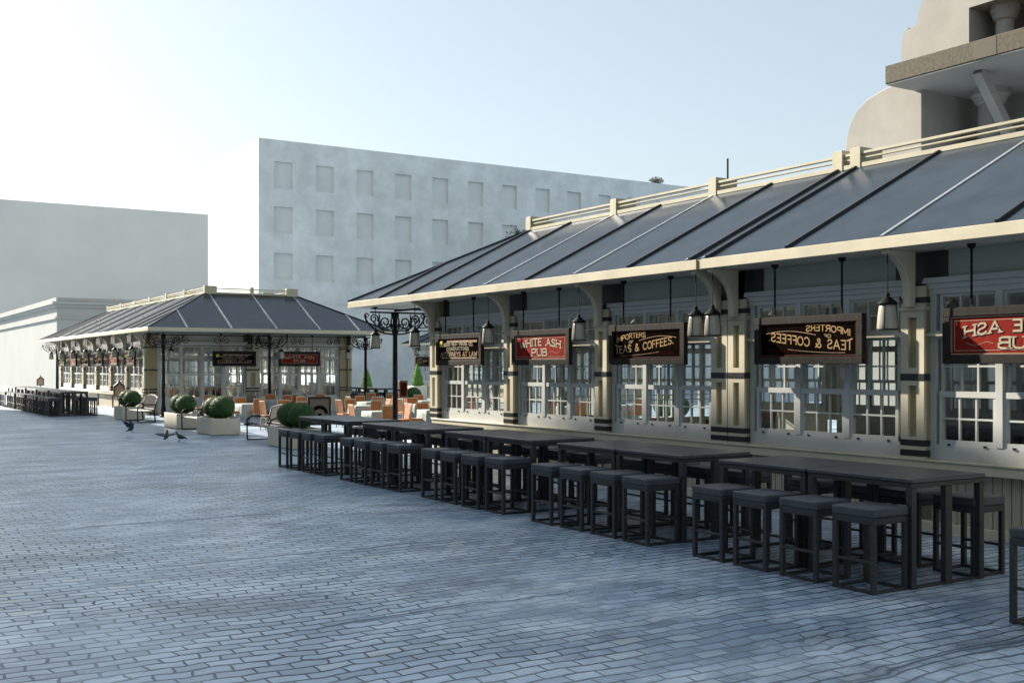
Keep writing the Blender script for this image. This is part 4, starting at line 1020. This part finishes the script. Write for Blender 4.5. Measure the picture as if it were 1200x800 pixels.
# mast, roof plants, tree
m = MB(); m.tube([(19.0, 20.2, ZR), (19.0, 20.2, 7.25)], .025, 'iron', 8); m.lathe([(.09, ZR), (.06, ZR + .15)], (19.0, 20.2, 0), 'iron', 10)
tag(m.build('antenna_mast', origin=(19.0, 20.2, 0)), 'thin dark mast standing on the near hall roof', 'mast')
def blob(rx, rz, cz):
    def f(rnd):
        while True:
            v = Vector((rnd.uniform(-1, 1), rnd.uniform(-1, 1), rnd.uniform(-1, 1)))
            if v.length < 1: break
        k = 1 + .35 * math.sin(5 * v.x + 3) * math.sin(4 * v.y) * math.sin(6 * v.z + 1)
        return Vector((v.x * rx * k, v.y * rx * k, cz + v.z * rz * k)), Vector((rnd.gauss(0, 1), rnd.gauss(0, 1), rnd.gauss(0, 1))).normalized()
    return f
def tree(loc, h, r, label, cat='tree', n=5000, size=.16, lm='leafdark', name='tree'):
    root = thing(name, loc, label, cat); O = (0, 0, 0)
    t = MB(); t.tube([(0, 0, 0), (.05, 0, h * .3), (0, .08, h * .55), (.1, .05, h * .8)], [.16, .13, .09, .03], 'trunk', 8)
    for k in range(6):
        a = k * 1.05; t.tube([(0, .03, h * (.4 + .05 * k)), (r * .4 * math.cos(a), r * .4 * math.sin(a), h * (.55 + .04 * k)), (r * .75 * math.cos(a), r * .75 * math.sin(a), h * (.62 + .05 * k))], [.06, .04, .012], 'trunk', 6)
    t.build('trunk', root, origin=O)
    leaf_ball_mesh('crown', blob(r, h * .32, h * .66), n, size, lm, 11).build('crown', root, origin=O)
tree((50.8, 80.0, 0), 14.4, 2.0, 'tall tree whose top just shows above the near hall roof')
tree((69.8, 84.3, 19.62), 1.2, .75, 'small shrub growing on the roof edge of the pale block', 'shrub', 500, .13, 'leafdark', 'roof_shrub')

# ------------------------------------------------------------------ light, sky, camera
SUN_AZ, SUN_EL = -18.0, 27.5      # degrees clockwise from +Y, elevation
az, el = R(SUN_AZ), R(SUN_EL)
d = Vector((math.sin(az) * math.cos(el), math.cos(az) * math.cos(el), math.sin(el)))
sd = bpy.data.lights.new('sun', 'SUN'); sd.energy = 4.2; sd.angle = R(.5); sd.color = (1.0, .92, .79)
so = bpy.data.objects.new('sun', sd); col.objects.link(so); so.rotation_euler = (-d).to_track_quat('-Z', 'Y').to_euler()
world = bpy.data.worlds.new('World'); scene.world = world; world.use_nodes = True
nt = world.node_tree; bg = nt.nodes['Background']; sky = nt.nodes.new('ShaderNodeTexSky'); sky.sky_type = 'NISHITA'; sky.sun_disc = False
sky.sun_elevation = el; sky.sun_rotation = az; sky.air_density = 1.0; sky.dust_density = 1.2; sky.ozone_density = 0.35; sky.altitude = 0
hs = nt.nodes.new('ShaderNodeHueSaturation'); hs.inputs['Saturation'].default_value = .78; nt.links.new(sky.outputs[0], hs.inputs['Color']); tm_ = nt.nodes.new('ShaderNodeMix'); tm_.data_type = 'RGBA'; tm_.blend_type = 'MULTIPLY'; tm_.inputs['Factor'].default_value = 1; tm_.inputs[7].default_value = (.95, 1.0, .985, 1); nt.links.new(hs.outputs[0], tm_.inputs[6]); hz = nt.nodes.new('ShaderNodeMix'); hz.data_type = 'RGBA'; hz.inputs['Factor'].default_value = .5; hz.inputs[7].default_value = (3.5, 3.95, 4.2, 1)      # even pale haze high in the air
nt.links.new(tm_.outputs[2], hz.inputs[6]); nt.links.new(hz.outputs[2], bg.inputs['Color']); bg.inputs['Strength'].default_value = .054

F = 1290.0
HAZE = 0
cd = bpy.data.cameras.new('camera'); cam = bpy.data.objects.new('camera', cd); col.objects.link(cam); scene.camera = cam
cd.sensor_width = 36; cd.lens = 36 * F / 1200; cd.shift_y = 30 / 1200; cd.clip_end = 2000
cam.location = (0, 0, 2.1); cam.rotation_euler = (R(90), 0, R(-32.16))

if HAZE:
    hm = bpy.data.materials.new('haze_air'); hm.use_nodes = True; hn = hm.node_tree.nodes; hn.clear()
    ho = hn.new('ShaderNodeOutputMaterial'); hv = hn.new('ShaderNodeVolumePrincipled'); hv.inputs['Color'].default_value = (.93, .95, .97, 1); hv.inputs['Density'].default_value = HAZE; hv.inputs['Anisotropy'].default_value = .35
    hm.node_tree.links.new(hv.outputs[0], ho.inputs['Volume']); M['haze_air'] = hm
    m = MB(); m.box(-60, 130, -60, 180, -1, 36, 'haze_air'); tag(m.build('haze'), 'thin pale morning haze over the whole square', kind='stuff')
scene.view_settings.view_transform = 'Standard'; scene.view_settings.look = 'None'; scene.view_settings.gamma = 1
scene.view_settings.exposure = 1.8
scene.render.engine = 'CYCLES'
try:
    scene.cycles.use_denoising = True; scene.cycles.denoiser = 'OPENIMAGEDENOISE'
except Exception: pass
scene.cycles.max_bounces = 8; scene.cycles.transparent_max_bounces = 24; scene.cycles.caustics_reflective = False; scene.cycles.caustics_refractive = False
